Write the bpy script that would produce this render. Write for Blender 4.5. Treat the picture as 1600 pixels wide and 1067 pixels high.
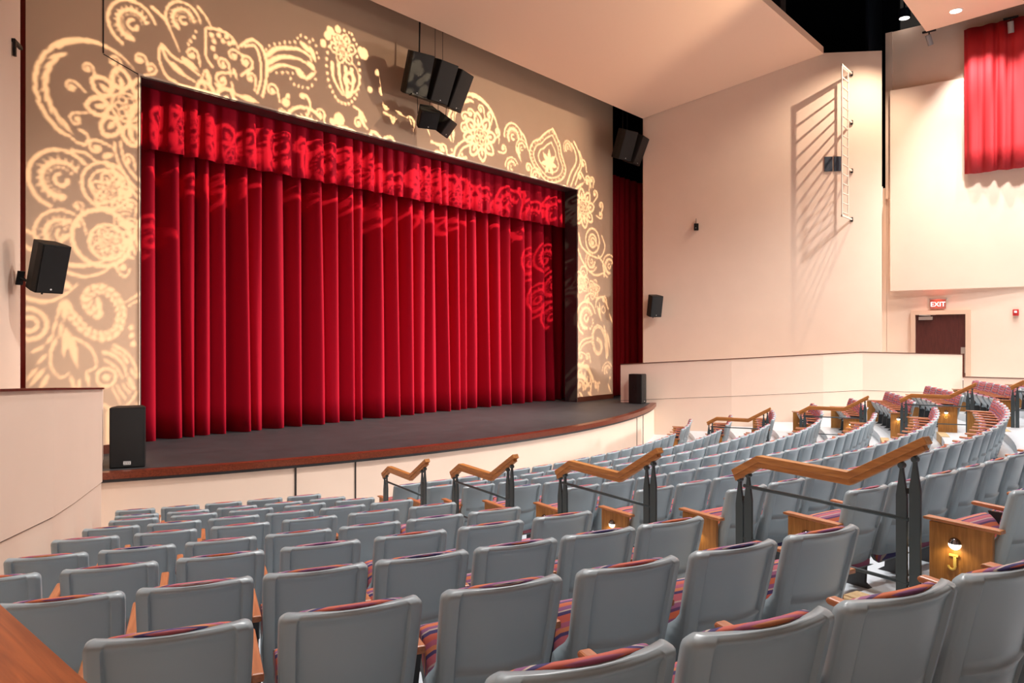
import bpy, bmesh, math, random
import numpy as np
from mathutils import Vector, Matrix, Euler

for _o in list(bpy.data.objects):
    bpy.data.objects.remove(_o)
SC = bpy.context.scene
COL = SC.collection
R = math.radians

# ------------------------------------------------------------------ camera
EYE = (-14.0, -14.92, 3.19)
cam_d = bpy.data.cameras.new('camera'); cam = bpy.data.objects.new('camera', cam_d); COL.objects.link(cam)
cam.location = EYE
cam.rotation_euler = (R(90), 0, R(39.9 - 90))
cam_d.sensor_width = 36.0
cam_d.lens = 36.0 * 1194 / 1600
cam_d.shift_y = -3.5 / 1600
cam_d.clip_start = 0.05; cam_d.clip_end = 200
SC.camera = cam

# ------------------------------------------------------------------ view, world
SC.view_settings.view_transform = 'Standard'
SC.view_settings.look = 'None'
SC.view_settings.gamma = 1.0
SC.view_settings.use_curve_mapping = False
SC.view_settings.exposure = 0.0
W = bpy.data.worlds.new('world'); SC.world = W; W.use_nodes = True
W.node_tree.nodes['Background'].inputs[0].default_value = (1.0, 0.86, 0.74, 1)
W.node_tree.nodes['Background'].inputs[1].default_value = 0.03

# ------------------------------------------------------------------ lights of the house and added fill lamps
def spot(name, loc, target, power, size, blend, soft, col):
    d = bpy.data.lights.new(name, 'SPOT'); o = bpy.data.objects.new(name, d); COL.objects.link(o)
    o.location = loc
    o.rotation_euler = (Vector(target) - Vector(loc)).to_track_quat('-Z', 'Y').to_euler()
    d.energy = power; d.spot_size = R(size); d.spot_blend = blend; d.shadow_soft_size = soft; d.color = col
    return o
def area(name, loc, target, power, sx, sy, col):
    d = bpy.data.lights.new(name, 'AREA'); o = bpy.data.objects.new(name, d); COL.objects.link(o)
    o.location = loc
    o.rotation_euler = (Vector(target) - Vector(loc)).to_track_quat('-Z', 'Y').to_euler()
    d.shape = 'RECTANGLE'; d.size = sx; d.size_y = sy; d.energy = power; d.color = col
    return o
WARM = (1.0, 0.80, 0.62)
NEUT = (1.0, 0.89, 0.79)
COOL = (1.0, 0.97, 0.95)
# house downlights over the seating
for (x, y, p) in [(11.5, -12.5, 3300), (6.0, -12.0, 2800), (0.5, -11.0, 2900), (-5.5, -9.6, 4600), (-10.5, -9.9, 1700), (10.0, -18.0, 1800), (3.0, -18.0, 600)]:
    spot('house_downlight', (x, y, 13.1), (x, y + 0.6, 0), p, 118, 0.7, 0.35, COOL)
# hard lamp beside the wall ladder (its long shadow)
spot('ladder_lamp', (12.44, -9.15, 13.75), (12.9, -6.0, 5.0), 1700, 95, 0.8, 0.035, WARM)
# front-of-house light on the curtain and an added wash on the proscenium wall
for x, y, z, tx, p in [(12.2, -7.4, 8.0, -1.0, 15500), (12.0, -8.4, 9.0, 2.5, 6500), (-10.0, -7.0, 8.5, 1.5, 500)]:
    spot('front_of_house_lamp', (x, y, z), (tx, 0.8, 2.9), p, 43, 0.9, 0.15, (1.0, 0.86, 0.80))
spot('wall_wash_fill', (8.0, -12.0, 12.8), (1.0, 0, 9.0), 2600, 66, 0.5, 0.3, (1.0, 0.80, 0.60))  # added broad lamp to lift the wall tone, in place of projector spill
# added soft fill from the right rear, standing for no single fixture
area('rear_fill_light', (14.0, -21.0, 7.0), (0, -3, 8.0), 380, 9, 5, NEUT)
spot('rear_side_fill', (14.2, -21.0, 5.0), (6.5, -9.0, 1.2), 9500, 64, 0.9, 0.8, COOL)  # added unseen lamp that brightens the centre and right seat backs
# track spots on the wall curtain
spot('track_lamp', (13.2, -10.6, 13.2), (15.0, -10.9, 8.5), 1200, 80, 0.7, 0.06, COOL)
spot('track_lamp', (13.2, -12.9, 13.3), (15.0, -12.4, 8.5), 1000, 80, 0.7, 0.06, COOL)
spot('wall_graze_fill', (13.7, -15.0, 13.2), (15.0, -9.5, 4.5), 900, 60, 0.8, 0.08, COOL)  # added unseen lamp that strengthens the wedge shadow under the raised panel
# ------------------------------------------------------------------ materials
def mat(name, col, rough=0.6, metal=0.0, spec=0.5, noise=0.0, nscale=8.0, bump=0.0, bscale=200.0, emit=None, estr=0.0, sheen=0.0, stretch=None):
    m = bpy.data.materials.new(name); m.use_nodes = True
    nt = m.node_tree; b = nt.nodes['Principled BSDF']
    b.inputs['Base Color'].default_value = (*col, 1); b.inputs['Roughness'].default_value = rough
    b.inputs['Metallic'].default_value = metal; b.inputs['Specular IOR Level'].default_value = spec
    if sheen: b.inputs['Sheen Weight'].default_value = sheen; b.inputs['Sheen Tint'].default_value = (*[min(1, c * 1.6 + .03) for c in col], 1); b.inputs['Sheen Roughness'].default_value = 0.35
    if emit: b.inputs['Emission Color'].default_value = (*emit, 1); b.inputs['Emission Strength'].default_value = estr
    if noise or bump:
        tc = nt.nodes.new('ShaderNodeTexCoord'); mp = nt.nodes.new('ShaderNodeMapping')
        nt.links.new(tc.outputs['Object'], mp.inputs[0])
        if stretch: mp.inputs['Scale'].default_value = stretch
    if noise:
        n = nt.nodes.new('ShaderNodeTexNoise'); n.inputs['Scale'].default_value = nscale; n.inputs['Detail'].default_value = 5
        nt.links.new(mp.outputs[0], n.inputs['Vector'])
        r = nt.nodes.new('ShaderNodeValToRGB'); r.color_ramp.elements[0].position = .3; r.color_ramp.elements[1].position = .7
        r.color_ramp.elements[0].color = (*[c * (1 - noise) for c in col], 1); r.color_ramp.elements[1].color = (*[min(1, c * (1 + noise)) for c in col], 1)
        nt.links.new(n.outputs[0], r.inputs[0]); nt.links.new(r.outputs[0], b.inputs['Base Color'])
    if bump:
        n2 = nt.nodes.new('ShaderNodeTexNoise'); n2.inputs['Scale'].default_value = bscale
        nt.links.new(mp.outputs[0], n2.inputs['Vector'])
        bp = nt.nodes.new('ShaderNodeBump'); bp.inputs['Strength'].default_value = bump; bp.inputs['Distance'].default_value = .01
        nt.links.new(n2.outputs[0], bp.inputs['Height']); nt.links.new(bp.outputs[0], b.inputs['Normal'])
    return m

def wood(name, c1, c2, rough=0.4, scale=(30, 2.5, 30)):
    m = bpy.data.materials.new(name); m.use_nodes = True
    nt = m.node_tree; b = nt.nodes['Principled BSDF']; b.inputs['Roughness'].default_value = rough
    tc = nt.nodes.new('ShaderNodeTexCoord'); mp = nt.nodes.new('ShaderNodeMapping'); mp.inputs['Scale'].default_value = scale
    n = nt.nodes.new('ShaderNodeTexNoise'); n.inputs['Scale'].default_value = 1.6; n.inputs['Detail'].default_value = 6; n.inputs['Distortion'].default_value = .6
    r = nt.nodes.new('ShaderNodeValToRGB'); r.color_ramp.elements[0].position = .35; r.color_ramp.elements[1].position = .68
    r.color_ramp.elements[0].color = (*c1, 1); r.color_ramp.elements[1].color = (*c2, 1)
    nt.links.new(tc.outputs['Object'], mp.inputs[0]); nt.links.new(mp.outputs[0], n.inputs['Vector']); nt.links.new(n.outputs[0], r.inputs[0]); nt.links.new(r.outputs[0], b.inputs['Base Color'])
    return m

def striped(name):
    """woven seat fabric: bands of orange, purple, navy, pink running across the seat"""
    m = bpy.data.materials.new(name); m.use_nodes = True
    nt = m.node_tree; b = nt.nodes['Principled BSDF']; b.inputs['Roughness'].default_value = .85
    L = nt.links.new
    tc = nt.nodes.new('ShaderNodeTexCoord'); sx = nt.nodes.new('ShaderNodeSeparateXYZ'); oi = nt.nodes.new('ShaderNodeObjectInfo')
    L(tc.outputs['Object'], sx.inputs[0])
    def math_(op, a, b_=None):
        n = nt.nodes.new('ShaderNodeMath'); n.operation = op
        for i, v in enumerate((a, b_)):
            if v is None: continue
            if isinstance(v, (int, float)): n.inputs[i].default_value = v
            else: L(v, n.inputs[i])
        return n.outputs[0]
    s = math_('SUBTRACT', sx.outputs['Z'], sx.outputs['Y'])
    s = math_('MULTIPLY', s, 4.6)
    s = math_('ADD', s, math_('MULTIPLY', oi.outputs['Random'], 3.0))
    s = math_('FRACT', s)
    r = nt.nodes.new('ShaderNodeValToRGB'); cr = r.color_ramp; cr.interpolation = 'CONSTANT'
    cols = [(0, (0.533, 0.144, 0.065)), (.12, (0.245, 0.094, 0.216)), (.21, (0.504, 0.418, 0.360)), (.24, (0.050, 0.040, 0.144)), (.32, (0.518, 0.122, 0.086)), (.45, (0.374, 0.108, 0.187)),
            (.54, (0.562, 0.216, 0.101)), (.62, (0.065, 0.050, 0.158)), (.68, (0.475, 0.137, 0.173)), (.82, (0.533, 0.418, 0.389)), (.85, (0.302, 0.122, 0.230)), (.94, (0.101, 0.050, 0.144))]
    while len(cr.elements) < len(cols): cr.elements.new(.5)
    for e, (p, c) in zip(cr.elements, cols): e.position = p; e.color = (*c, 1)
    L(s, r.inputs[0]); L(r.outputs[0], b.inputs['Base Color'])
    return m

M = {}
M['wall'] = mat('cream_wall_paint', (.79, .61, .485), .75, noise=.015, nscale=1.5)
M['wall_pros'] = mat('tan_proscenium_paint', (.64, .435, .29), .8, noise=.02, nscale=1.2)
M['ceil'] = mat('ceiling_panel_paint', (.82, .56, .40), .8)
M['rear'] = mat('dark_rear_wall', (.10, .085, .075), .85)
M['black'] = mat('black_void_paint', (.007, .010, .016), .9, spec=.1)
M['edge'] = mat('tan_edge_paint', (.68, .54, .42), .7)
M['jamb'] = mat('black_jamb_paint', (.018, .019, .021), .6)
M['soffit'] = mat('dark_brown_soffit', (.045, .03, .03), .5, noise=.3, nscale=3)
M['stage'] = mat('dark_stage_floor', (.036, .037, .039), .55, noise=.18, nscale=2.5)
M['cap'] = wood('dark_red_wood_cap', (.06, .014, .008), (.13, .032, .015), .3)
M['trim'] = wood('red_brown_stage_edge', (.10, .018, .008), (.20, .045, .018), .3)
M['seam'] = mat('dark_seam', (.02, .014, .012), .8)
M['velvet'] = mat('red_velvet', (.36, .0015, .017), .85, spec=.15, sheen=.18)
M['velvet_dark'] = mat('deep_red_velvet', (.62, .006, .025), .8)
M['velvet_wall'] = mat('red_wall_drape', (.42, .008, .013), .7)
M['shell'] = mat('grey_seat_plastic', (.32, .39, .425), .36, spec=.5)
M['fabric'] = striped('striped_seat_fabric')
M['oak'] = wood('orange_oak', (.36, .135, .035), (.56, .235, .06), .38)
M['oak_panel'] = wood('oak_end_panel', (.30, .125, .025), (.46, .20, .045), .45, (2.5, 30, 2.5))
M['oak_arm'] = wood('armrest_wood', (.36, .12, .05), (.52, .2, .085), .4)
M['redwood'] = wood('red_orange_wood', (.22, .045, .012), (.42, .105, .028), .3, (30, 1.2, 30))
M['steel'] = mat('dark_grey_steel', (.055, .078, .088), .45, .3)
M['leg'] = mat('black_seat_leg', (.03, .032, .035), .5)
M['floor'] = mat('pale_grey_floor', (.60, .655, .70), .35, noise=.05, nscale=3)
M['carpet'] = mat('tan_step_carpet', (.55, .40, .22), .9, noise=.12, nscale=60, bump=.4)
M['speaker'] = mat('black_speaker_cabinet', (.009, .009, .0085), .6, spec=.3, bump=.25, bscale=300)
M['grille'] = mat('black_speaker_grille', (.006, .0065, .007), .45, spec=.35, bump=.5, bscale=600)
M['white'] = mat('white_mark', (.8, .8, .8), .5)
M['blackmetal'] = mat('black_metal', (.012, .012, .012), .5, .5)
M['ladder'] = mat('cream_ladder_paint', (.80, .70, .60), .5)
M['door'] = wood('dark_red_door', (.055, .012, .010), (.085, .02, .016), .35, (30, 30, 2))
M['frame'] = mat('tan_door_frame', (.66, .46, .33), .6)
M['metal'] = mat('brushed_metal', (.5, .46, .42), .35, .8)
M['chrome'] = mat('chrome_dome', (.25, .25, .27), .15, 1.0)
M['lamp'] = mat('aisle_lamp_glow', (1, .9, .7), .5, emit=(1, .90, .72), estr=4)
M['brass'] = mat('brass_letter', (.85, .62, .16), .35, .3)
M['disc'] = mat('downlight_glow', (1, 1, 1), .5, emit=(1, .93, .84), estr=6)
M['exit'] = mat('exit_sign_face', (.30, .12, .09), .5)
M['exit_letter'] = mat('exit_sign_letters', (1, .9, .9), .5, emit=(1, .80, .76), estr=1.6)
M['alarm'] = mat('red_alarm_case', (.5, .02, .02), .4)
M['box'] = mat('dark_blue_socket_box', (.03, .045, .07), .5)
M['grey'] = mat('grey_lamp_housing', (.30, .29, .29), .4, .3)

# ------------------------------------------------------------------ mesh helpers
class MB:
    def __init__(s): s.v = []; s.f = []; s.m = []; s.mi = 0
    def add(s, vs, fs):
        o = len(s.v); s.v += [tuple(p) for p in vs]; s.f += [tuple(i + o for i in f) for f in fs]; s.m += [s.mi] * len(fs)
    def box(s, c, d, rot=None):
        c = Vector(c); h = Vector(d) / 2
        vs = [Vector((x * h.x, y * h.y, z * h.z)) for z in (-1, 1) for y in (-1, 1) for x in (-1, 1)]
        if rot is not None: vs = [rot @ p for p in vs]
        s.add([c + p for p in vs], [(0, 2, 3, 1), (4, 5, 7, 6), (0, 1, 5, 4), (2, 6, 7, 3), (0, 4, 6, 2), (1, 3, 7, 5)])
        return s
    def prism(s, pts, z0, z1):
        """vertical prism over a counter-clockwise plan polygon; z1 may be a list per corner"""
        n = len(pts); Z0 = z0 if isinstance(z0, (list, tuple)) else [z0] * n; Z1 = z1 if isinstance(z1, (list, tuple)) else [z1] * n
        vs = [(p[0], p[1], z) for p, z in zip(pts, Z0)] + [(p[0], p[1], z) for p, z in zip(pts, Z1)]
        fs = [tuple(range(n - 1, -1, -1)), tuple(range(n, 2 * n))] + [(i, (i + 1) % n, n + (i + 1) % n, n + i) for i in range(n)]
        s.add(vs, fs); return s
    def profile(s, pts, axis_o, ax, az, an, w):
        """2-D outline pts (a,b) in the plane (ax,az) from axis_o, extruded +-w/2 along an"""
        o = Vector(axis_o); ax = Vector(ax); az = Vector(az); an = Vector(an); n = len(pts)
        vs = [o + ax * a + az * b - an * w / 2 for a, b in pts] + [o + ax * a + az * b + an * w / 2 for a, b in pts]
        s.add(vs, [tuple(range(n)), tuple(range(2 * n - 1, n - 1, -1))] + [(i, i + n, (i + 1) % n + n, (i + 1) % n) for i in range(n)])
        return s
    def tube(s, path, r, n=8):
        P = [Vector(p) for p in path]; rings = []
        for i, p in enumerate(P):
            d = (P[min(i + 1, len(P) - 1)] - P[max(i - 1, 0)]).normalized()
            a = d.cross(Vector((0, 0, 1)))
            if a.length < 1e-4: a = Vector((1, 0, 0))
            a.normalize(); b = d.cross(a)
            rr = r[i] if isinstance(r, (list, tuple)) else r
            rings.append([p + (a * math.cos(2 * math.pi * k / n) + b * math.sin(2 * math.pi * k / n)) * rr for k in range(n)])
        vs = [q for g in rings for q in g]; fs = []
        for i in range(len(P) - 1):
            for k in range(n):
                fs.append((i * n + k, i * n + (k + 1) % n, (i + 1) * n + (k + 1) % n, (i + 1) * n + k))
        fs += [tuple(range(n - 1, -1, -1)), tuple((len(P) - 1) * n + k for k in range(n))]
        s.add(vs, fs); return s
    def grid_solid(s, A, B):
        """closed solid between two grids A (outside) and B, both [rows][cols] of points"""
        r = len(A); c = len(A[0]); vs = [p for row in A for p in row] + [p for row in B for p in row]; o = r * c; fs = []
        for i in range(r - 1):
            for j in range(c - 1):
                a = i * c + j
                fs.append((a, a + 1, a + c + 1, a + c)); fs.append((o + a, o + a + c, o + a + c + 1, o + a + 1))
        for j in range(c - 1):
            fs.append((j + 1, j, o + j, o + j + 1)); k = (r - 1) * c + j; fs.append((k, k + 1, o + k + 1, o + k))
        for i in range(r - 1):
            a = i * c; fs.append((a, a + c, o + a + c, o + a)); b = a + c - 1; fs.append((b + c, b, o + b, o + b + c))
        s.add(vs, fs); return s
    def xf(s, Mx):
        s.v = [tuple(Mx @ Vector(p)) for p in s.v]; return s
    def mesh(s, name, mats, smooth=False, bevel=0.0):
        me = bpy.data.meshes.new(name); me.from_pydata(s.v, [], s.f)
        for m in (mats if isinstance(mats, (list, tuple)) else [mats]): me.materials.append(m)
        me.polygons.foreach_set('material_index', s.m)
        bm = bmesh.new(); bm.from_mesh(me)
        bmesh.ops.recalc_face_normals(bm, faces=bm.faces)
        if bevel:
            es = [e for e in bm.edges if e.is_manifold and e.calc_face_angle(0) > .5]
            bmesh.ops.bevel(bm, geom=es, offset=bevel, segments=2, profile=.5, affect='EDGES', clamp_overlap=True)
        bm.to_mesh(me); bm.free()
        if smooth: me.polygons.foreach_set('use_smooth', [True] * len(me.polygons))
        me.update(); return me
    def build(s, name, mats, parent=None, smooth=False, bevel=0.0):
        return link(name, s.mesh(name, mats, smooth, bevel), parent)

def link(name, data, parent=None):
    o = bpy.data.objects.new(name, data); COL.objects.link(o)
    if parent is not None: o.parent = parent
    return o
def tag(o, label, cat, group=None, kind=None):
    o['label'] = label; o['category'] = cat
    if group: o['group'] = group
    if kind: o['kind'] = kind
    return o
def thing(name, label, cat, loc=(0, 0, 0), rz=0.0, group=None):
    o = link(name, None); o.location = loc; o.rotation_euler = (0, 0, rz); o.empty_display_size = .1
    return tag(o, label, cat, group)
def struct(o, label=None, cat=None):
    o['kind'] = 'structure'
    if label: o['label'] = label
    if cat: o['category'] = cat
    return o
def dup(root, loc, rz, label, group=None):
    r = root.copy(); COL.objects.link(r); r.location = loc; r.rotation_euler = (0, 0, rz); r['label'] = label
    if group: r['group'] = group
    for ch in list(root.children):
        c = ch.copy(); COL.objects.link(c); c.parent = r
        for g in list(ch.children):
            d = g.copy(); COL.objects.link(d); d.parent = c
    return r
def text_mesh(body, size, depth, m):
    cu = bpy.data.curves.new('lettering', 'FONT'); cu.body = body; cu.size = size; cu.extrude = depth / 2; cu.align_x = 'CENTER'; cu.align_y = 'CENTER'
    o = bpy.data.objects.new('lettering', cu); COL.objects.link(o)
    bpy.context.view_layer.update()
    me = bpy.data.meshes.new_from_object(o.evaluated_get(bpy.context.evaluated_depsgraph_get()))
    bpy.data.objects.remove(o); bpy.data.curves.remove(cu)
    me.materials.clear(); me.materials.append(m)
    return me
ORD = ['first', 'second', 'third', 'fourth', 'fifth', 'sixth', 'seventh', 'eighth', 'ninth', 'tenth', 'eleventh', 'twelfth', 'thirteenth', 'fourteenth',
       'fifteenth', 'sixteenth', 'seventeenth', 'eighteenth', 'nineteenth', 'twentieth', 'twenty-first', 'twenty-second', 'twenty-third', 'twenty-fourth',
       'twenty-fifth', 'twenty-sixth', 'twenty-seventh', 'twenty-eighth', 'twenty-ninth', 'thirtieth', 'thirty-first', 'thirty-second', 'thirty-third']
# ------------------------------------------------------------------ seating geometry (rows are arcs about one centre)
XC, YC = -1.01, 10.53
ROW_R = [16.90, 18.02, 19.13, 20.26, 21.40, 22.57, 23.70, 24.82, 25.92, 27.03]
ROW_H = [2.353, 2.171, 1.987, 1.81, 1.634, 1.464, 1.277, 1.10, .919, .735]
LET = 'ABCDEFGHJK'
BACK = .85
ROW_Z = [max(0.0, EYE[2] - h - BACK - .012) for h in ROW_H]
def pol(r, phi): return Vector((XC + r * math.sin(phi), YC - r * math.cos(phi), 0))

def offset_path(pts, d):
    out = []
    for i, p in enumerate(pts):
        a = Vector(pts[max(i - 1, 0)][:2]); b = Vector(pts[min(i + 1, len(pts) - 1)][:2])
        t = (b - a).normalized(); out.append((p[0] - t.y * d, p[1] + t.x * d))
    return out
def path_wall(mb, pts, z0, z1, thick, shift=0.0):
    A = offset_path(pts, shift) if shift else [p[:2] for p in pts]; B = offset_path(pts, shift + thick)
    n = len(pts)
    Z0 = z0 if isinstance(z0, list) else [z0] * n; Z1 = z1 if isinstance(z1, list) else [z1] * n
    P = [(*A[i], Z0[i]) for i in range(n)], [(*A[i], Z1[i]) for i in range(n)]
    Q = [(*B[i], Z0[i]) for i in range(n)], [(*B[i], Z1[i]) for i in range(n)]
    mb.grid_solid([list(P[0]), list(P[1])], [list(Q[0]), list(Q[1])])
    return mb

# floor: flat front, then one curved terrace for each row
fl = MB()
fl.box((0, -12.6, -.1), (29.9, 29.0, .2))
edges = [r + .14 for r in ROW_R]
def ring_sector(mb, r0, r1, z0, z1, p0, p1, n):
    A = []; B = []
    for rr, row in ((r0, A), (r1, B)):
        for zz in (z0, z1):
            row.append([(*pol(rr, p0 + (p1 - p0) * i / n)[:2], zz) for i in range(n + 1)])
    mb.grid_solid(A, B)
for i in range(1, 12):
    z = ROW_Z[i] if i < 10 else [1.75, 1.88][i - 10]
    r0 = edges[i - 1] if i < 11 else edges[9] + 1.1
    r1 = edges[i] if i < 10 else (edges[9] + 1.1 if i == 10 else 40.0)
    pl, pr = -min(R(44), math.asin(13.85 / r1)), min(R(44), math.asin(min(1, 15.85 / r1)))
    ring_sector(fl, r0, r1, -.05, z, pl, pr, 48)
struct(fl.build('floor', M['floor']), 'pale grey terraced floor under the theatre seats', 'floor')

# stage
arc = []
for i in range(41):
    x = -9.0 + 18.0 * i / 40
    arc.append((x, 15.83 - math.sqrt(400 - x * x)))
st = MB(); st.prism(arc + [(11.5, 1.7), (-11.5, 1.7)], .9, 1.06)
struct(st.build('floor_stage', M['stage']), 'dark grey stage floor with a curved front', 'floor')
tr = MB()
A = [[(x, y + .16, z) for x, y in arc] for z in (.955, 1.066)]; B = [[(x, y - .05, z) for x, y in arc] for z in (.955, 1.066)]
tr.grid_solid(B, A)
struct(tr.build('trim_1', M['trim']), 'red brown wooden edge along the curved stage front', 'trim')
ap = MB()
ap.grid_solid([[(x, y + .03, z) for x, y in arc] for z in (0, .955)], [[(x, y + .2, z) for x, y in arc] for z in (0, .955)])
ap.mi = 1
for x, w in [(-6.02, .035), (-4.93, .03), (5.52, .03), (6.28, .05)]:
    y = 15.83 - math.sqrt(400 - x * x) + .03
    t = math.asin(x / 20.0)
    ap.box((x, y, .475), (w, .02, .95), Matrix.Rotation(t, 3, 'Z'))
struct(ap.build('wall_stage_front', [M['wall'], M['seam']]), 'cream panelled wall below the stage edge', 'wall')

# proscenium wall with its opening
OL, OR_, OT = -7.31, 7.31, 8.26
pw = MB()
pw.box(((-9.26 + OL) / 2, .2, 7.2), (OL + 9.26, .4, 14.0 - .4))
pw.box(((9.52 + OR_) / 2, .2, 7.2), (9.52 - OR_, .4, 14.0 - .4))
pw.box((0, .2, (OT + 14) / 2), (OR_ - OL, .4, 14 - OT))
pw.mi = 1
pw.box((-7.985, -.004, 10.95), (.022, .01, 4.9)); pw.box((-7.65, -.004, 8.375), (.70, .01, .014), Matrix.Rotation(R(18), 3, 'Y'))
struct(pw.build('wall_front', [M['wall_pros'], M['seam']]), 'tan proscenium wall around the stage opening', 'wall')
bs = MB()
bs.box(((-9.26 + OL) / 2, -.012, 1.14), (OL + 9.26, .025, .17)); bs.box(((9.52 + OR_) / 2, -.012, 1.14), (9.52 - OR_, .025, .17))
struct(bs.build('baseboard_front', M['cap']), 'dark red wooden baseboard of the proscenium wall', 'baseboard')
jb = MB()
jb.box((OL + .012, .26, (1.06 + OT) / 2), (.02, .5, OT - 1.06)); jb.box((OR_ - .012, .26, (1.06 + OT) / 2), (.02, .5, OT - 1.06))
jb.mi = 1
jb.box((0, .26, OT - .012), (OR_ - OL - .05, .5, .02))
struct(jb.build('trim_2', [M['jamb'], M['soffit']]), 'black lining of the stage opening', 'trim')
tr3 = MB()
tr3.box((OL - .02, -.01, (1.06 + OT) / 2), (.025, .02, OT - 1.06)); tr3.box((OR_ + .02, -.01, (1.06 + OT) / 2), (.025, .02, OT - 1.06)); tr3.box((0, -.01, OT + .02), (OR_ - OL + .08, .02, .04))
struct(tr3.build('trim_3', M['edge']), 'pale edging around the stage opening', 'trim')

# black backstage and void above the hall
bk = MB()
bk.box((0, 2.4, 8), (33, .2, 17)); bk.box((16.4, -2.8, 8), (.2, 10.2, 17)); bk.box((-16.4, -2.8, 8), (.2, 10.2, 17))
struct(bk.build('wall_backstage', M['black']), 'black backstage wall', 'wall')
bc = MB(); bc.box((0, -12.5, 16.6), (33, 30, .2))
bc.box((15.6, -7.3, 12.0), (2.2, .1, 7.2)); bc.box((-15.6, -7.3, 12.0), (2.2, .1, 7.2))
struct(bc.build('ceiling_void', M['black']), 'black open void between the ceiling panels', 'ceiling')

# splayed side walls, straight side walls, rear wall
for sgn, side in ((1, 'right'), (-1, 'left')):
    p0 = (9.7 * sgn, -1.15); p1 = (14.17 * sgn, -7.86)
    w = MB()
    path_wall(w, [p0, p1], 0, 13.06, .3 * sgn)
    struct(w.build('wall_' + side + '_splay', M['wall']), 'cream splayed wall on the %s of the stage' % side, 'wall')
    w = MB(); w.box((15.15 * sgn, -17.4, 7.0), (.3, 19.2, 13.84))
    w.box((14.60 * sgn, -7.62, 4.25), (.80, .1, 8.5))
    w.box((15.06 * sgn, -7.66, 4.25), (.12, .3, 8.5))
    if sgn > 0: w.box((14.96, -7.9, 11.0), (.1, .22, 5.8))
    struct(w.build('wall_' + side, M['wall']), 'cream side wall at the %s of the hall' % side, 'wall')
    w = MB(); pp = [(14.70 * sgn, -7.99), (14.70 * sgn, -8.05), (14.97 * sgn, -12.4), (14.97 * sgn, -20.0), (15.0 * sgn, -20.0), (15.0 * sgn, -7.99)]; w.prism(pp if sgn > 0 else pp[::-1], 4.86, 11.79)
    struct(w.build('wall_' + side + '_panel', M['wall'], bevel=.0), 'thick raised cream panel on the %s side wall' % side, 'wall')
w = MB(); w.box((0, -27.1, 8), (33, .2, 17))
struct(w.build('wall_back', M['rear']), 'dark rear wall behind the camera', 'wall')

# ceiling panels
c1 = MB()
def cloud(mb, xa, ya, za, xb, yb, zb, t):
    vs = [(-xa, ya, za), (xa, ya, za), (xb, yb, zb), (-xb, yb, zb)]
    mb.add(vs + [(x, y, z + t) for x, y, z in vs], [(0, 1, 2, 3), (7, 6, 5, 4), (0, 4, 5, 1), (1, 5, 6, 2), (2, 6, 7, 3), (3, 7, 4, 0)])
cloud(c1, 9.66, -1.15, 10.98, 13.10, -6.26, 13.03, .24)
struct(c1.build('ceiling', M['ceil']), 'sloping cream ceiling panel in front of the stage', 'ceiling')
c2 = MB(); cloud(c2, 13.87, -9.28, 13.25, 13.87, -26.5, 14.3, .2)
struct(c2.build('ceiling_rear', M['ceil']), 'sloping cream ceiling panel over the audience', 'ceiling')
cw = MB()
for x in (12.2, 8.0, 0, -8): cw.box((x, -4.6, 15.0), (.5, 1.2, 3.0))
cw.box((0, -4.6, 14.6), (26, .2, .3))
struct(cw.build('ceiling_catwalk', mat('black_brown_catwalk', (.05, .043, .038), .8)), 'dark catwalk steel in the black void', 'ceiling')

# knee walls along the side aisles
KN = [(8.2, -1.15, .84), (9.0, -2.75, .735), (9.77, -4.4, .634), (10.74, -6.1, .519), (11.2, -6.86, .466), (11.95, -7.85, .40), (12.6, -9.07, .43), (13.4, -10.4, .46)]
def knee(pts, side, sgn):
    top = [EYE[2] - p[2] - .02 for p in pts]
    low = [max(.3, t - 1.21) for t in top]
    w = MB(); path_wall(w, pts, low, top, .16 * sgn); path_wall(w, pts, 0, [v - .012 for v in low], .14 * sgn, .012 * sgn)
    w.mi = 1; path_wall(w, pts, [v - .02 for v in low], [v + .004 for v in low], .1 * sgn, .018 * sgn)
    struct(w.build('wall_knee_' + side, [M['wall'], M['seam']]), 'curved cream knee wall on the %s of the seats' % side, 'wall')
    c = MB(); path_wall(c, pts, top, [t + .022 for t in top], .2 * sgn, -.02 * sgn)
    struct(c.build('trim_knee_' + side, M['cap']), 'dark wooden cap on the %s knee wall' % side, 'trim')
knee(KN, 'right', 1)
KL = [(-8.4, -1.03, .84), (-9.1, -2.7, .735)] + [(-p[0], p[1], p[2]) for p in KN[2:]]
knee(KL, 'left', -1)
# platform at the exit door, behind the right seats
pf = MB(); pf.prism([(13.56, -10.45), (15.0, -10.45), (15.0, -8.2), (12.3, -8.2)][::-1], 0, 1.9); pf.box((14.28, -14.5, .97), (1.44, 8.1, 1.86))
struct(pf.build('floor_platform', M['floor']), 'pale platform outside the exit door', 'floor')
lw = MB(); lw.box((13.48, -14.5, 1.0), (.16, 8.16, 2.0)); lw.mi = 1; lw.box((13.48, -14.5, 2.012), (.2, 8.18, .024)); lw.box((13.41, -10.42, 2.38), (.03, .05, .72))
struct(lw.build('wall_right_low', [M['wall'], M['cap']]), 'low cream wall with dark cap behind the right seats', 'wall')

# tan carpet on the step edges of the two aisles
for sgn, side in ((-1, 'left'), (1, 'right')):
    s = MB()
    for i in range(1, 10):
        r = edges[i - 1]
        a0, a1 = (R(-20.0), R(-17.0)) if sgn < 0 else (R(15.0), R(17.4))
        ring_sector(s, r - .012, r + .16, ROW_Z[i - 1] + .002, ROW_Z[i] + .008, a0, a1, 6)
    struct(s.build('trim_aisle_' + side, M['carpet']), 'tan carpet on the step edges of the %s aisle' % side, 'trim')
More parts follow.
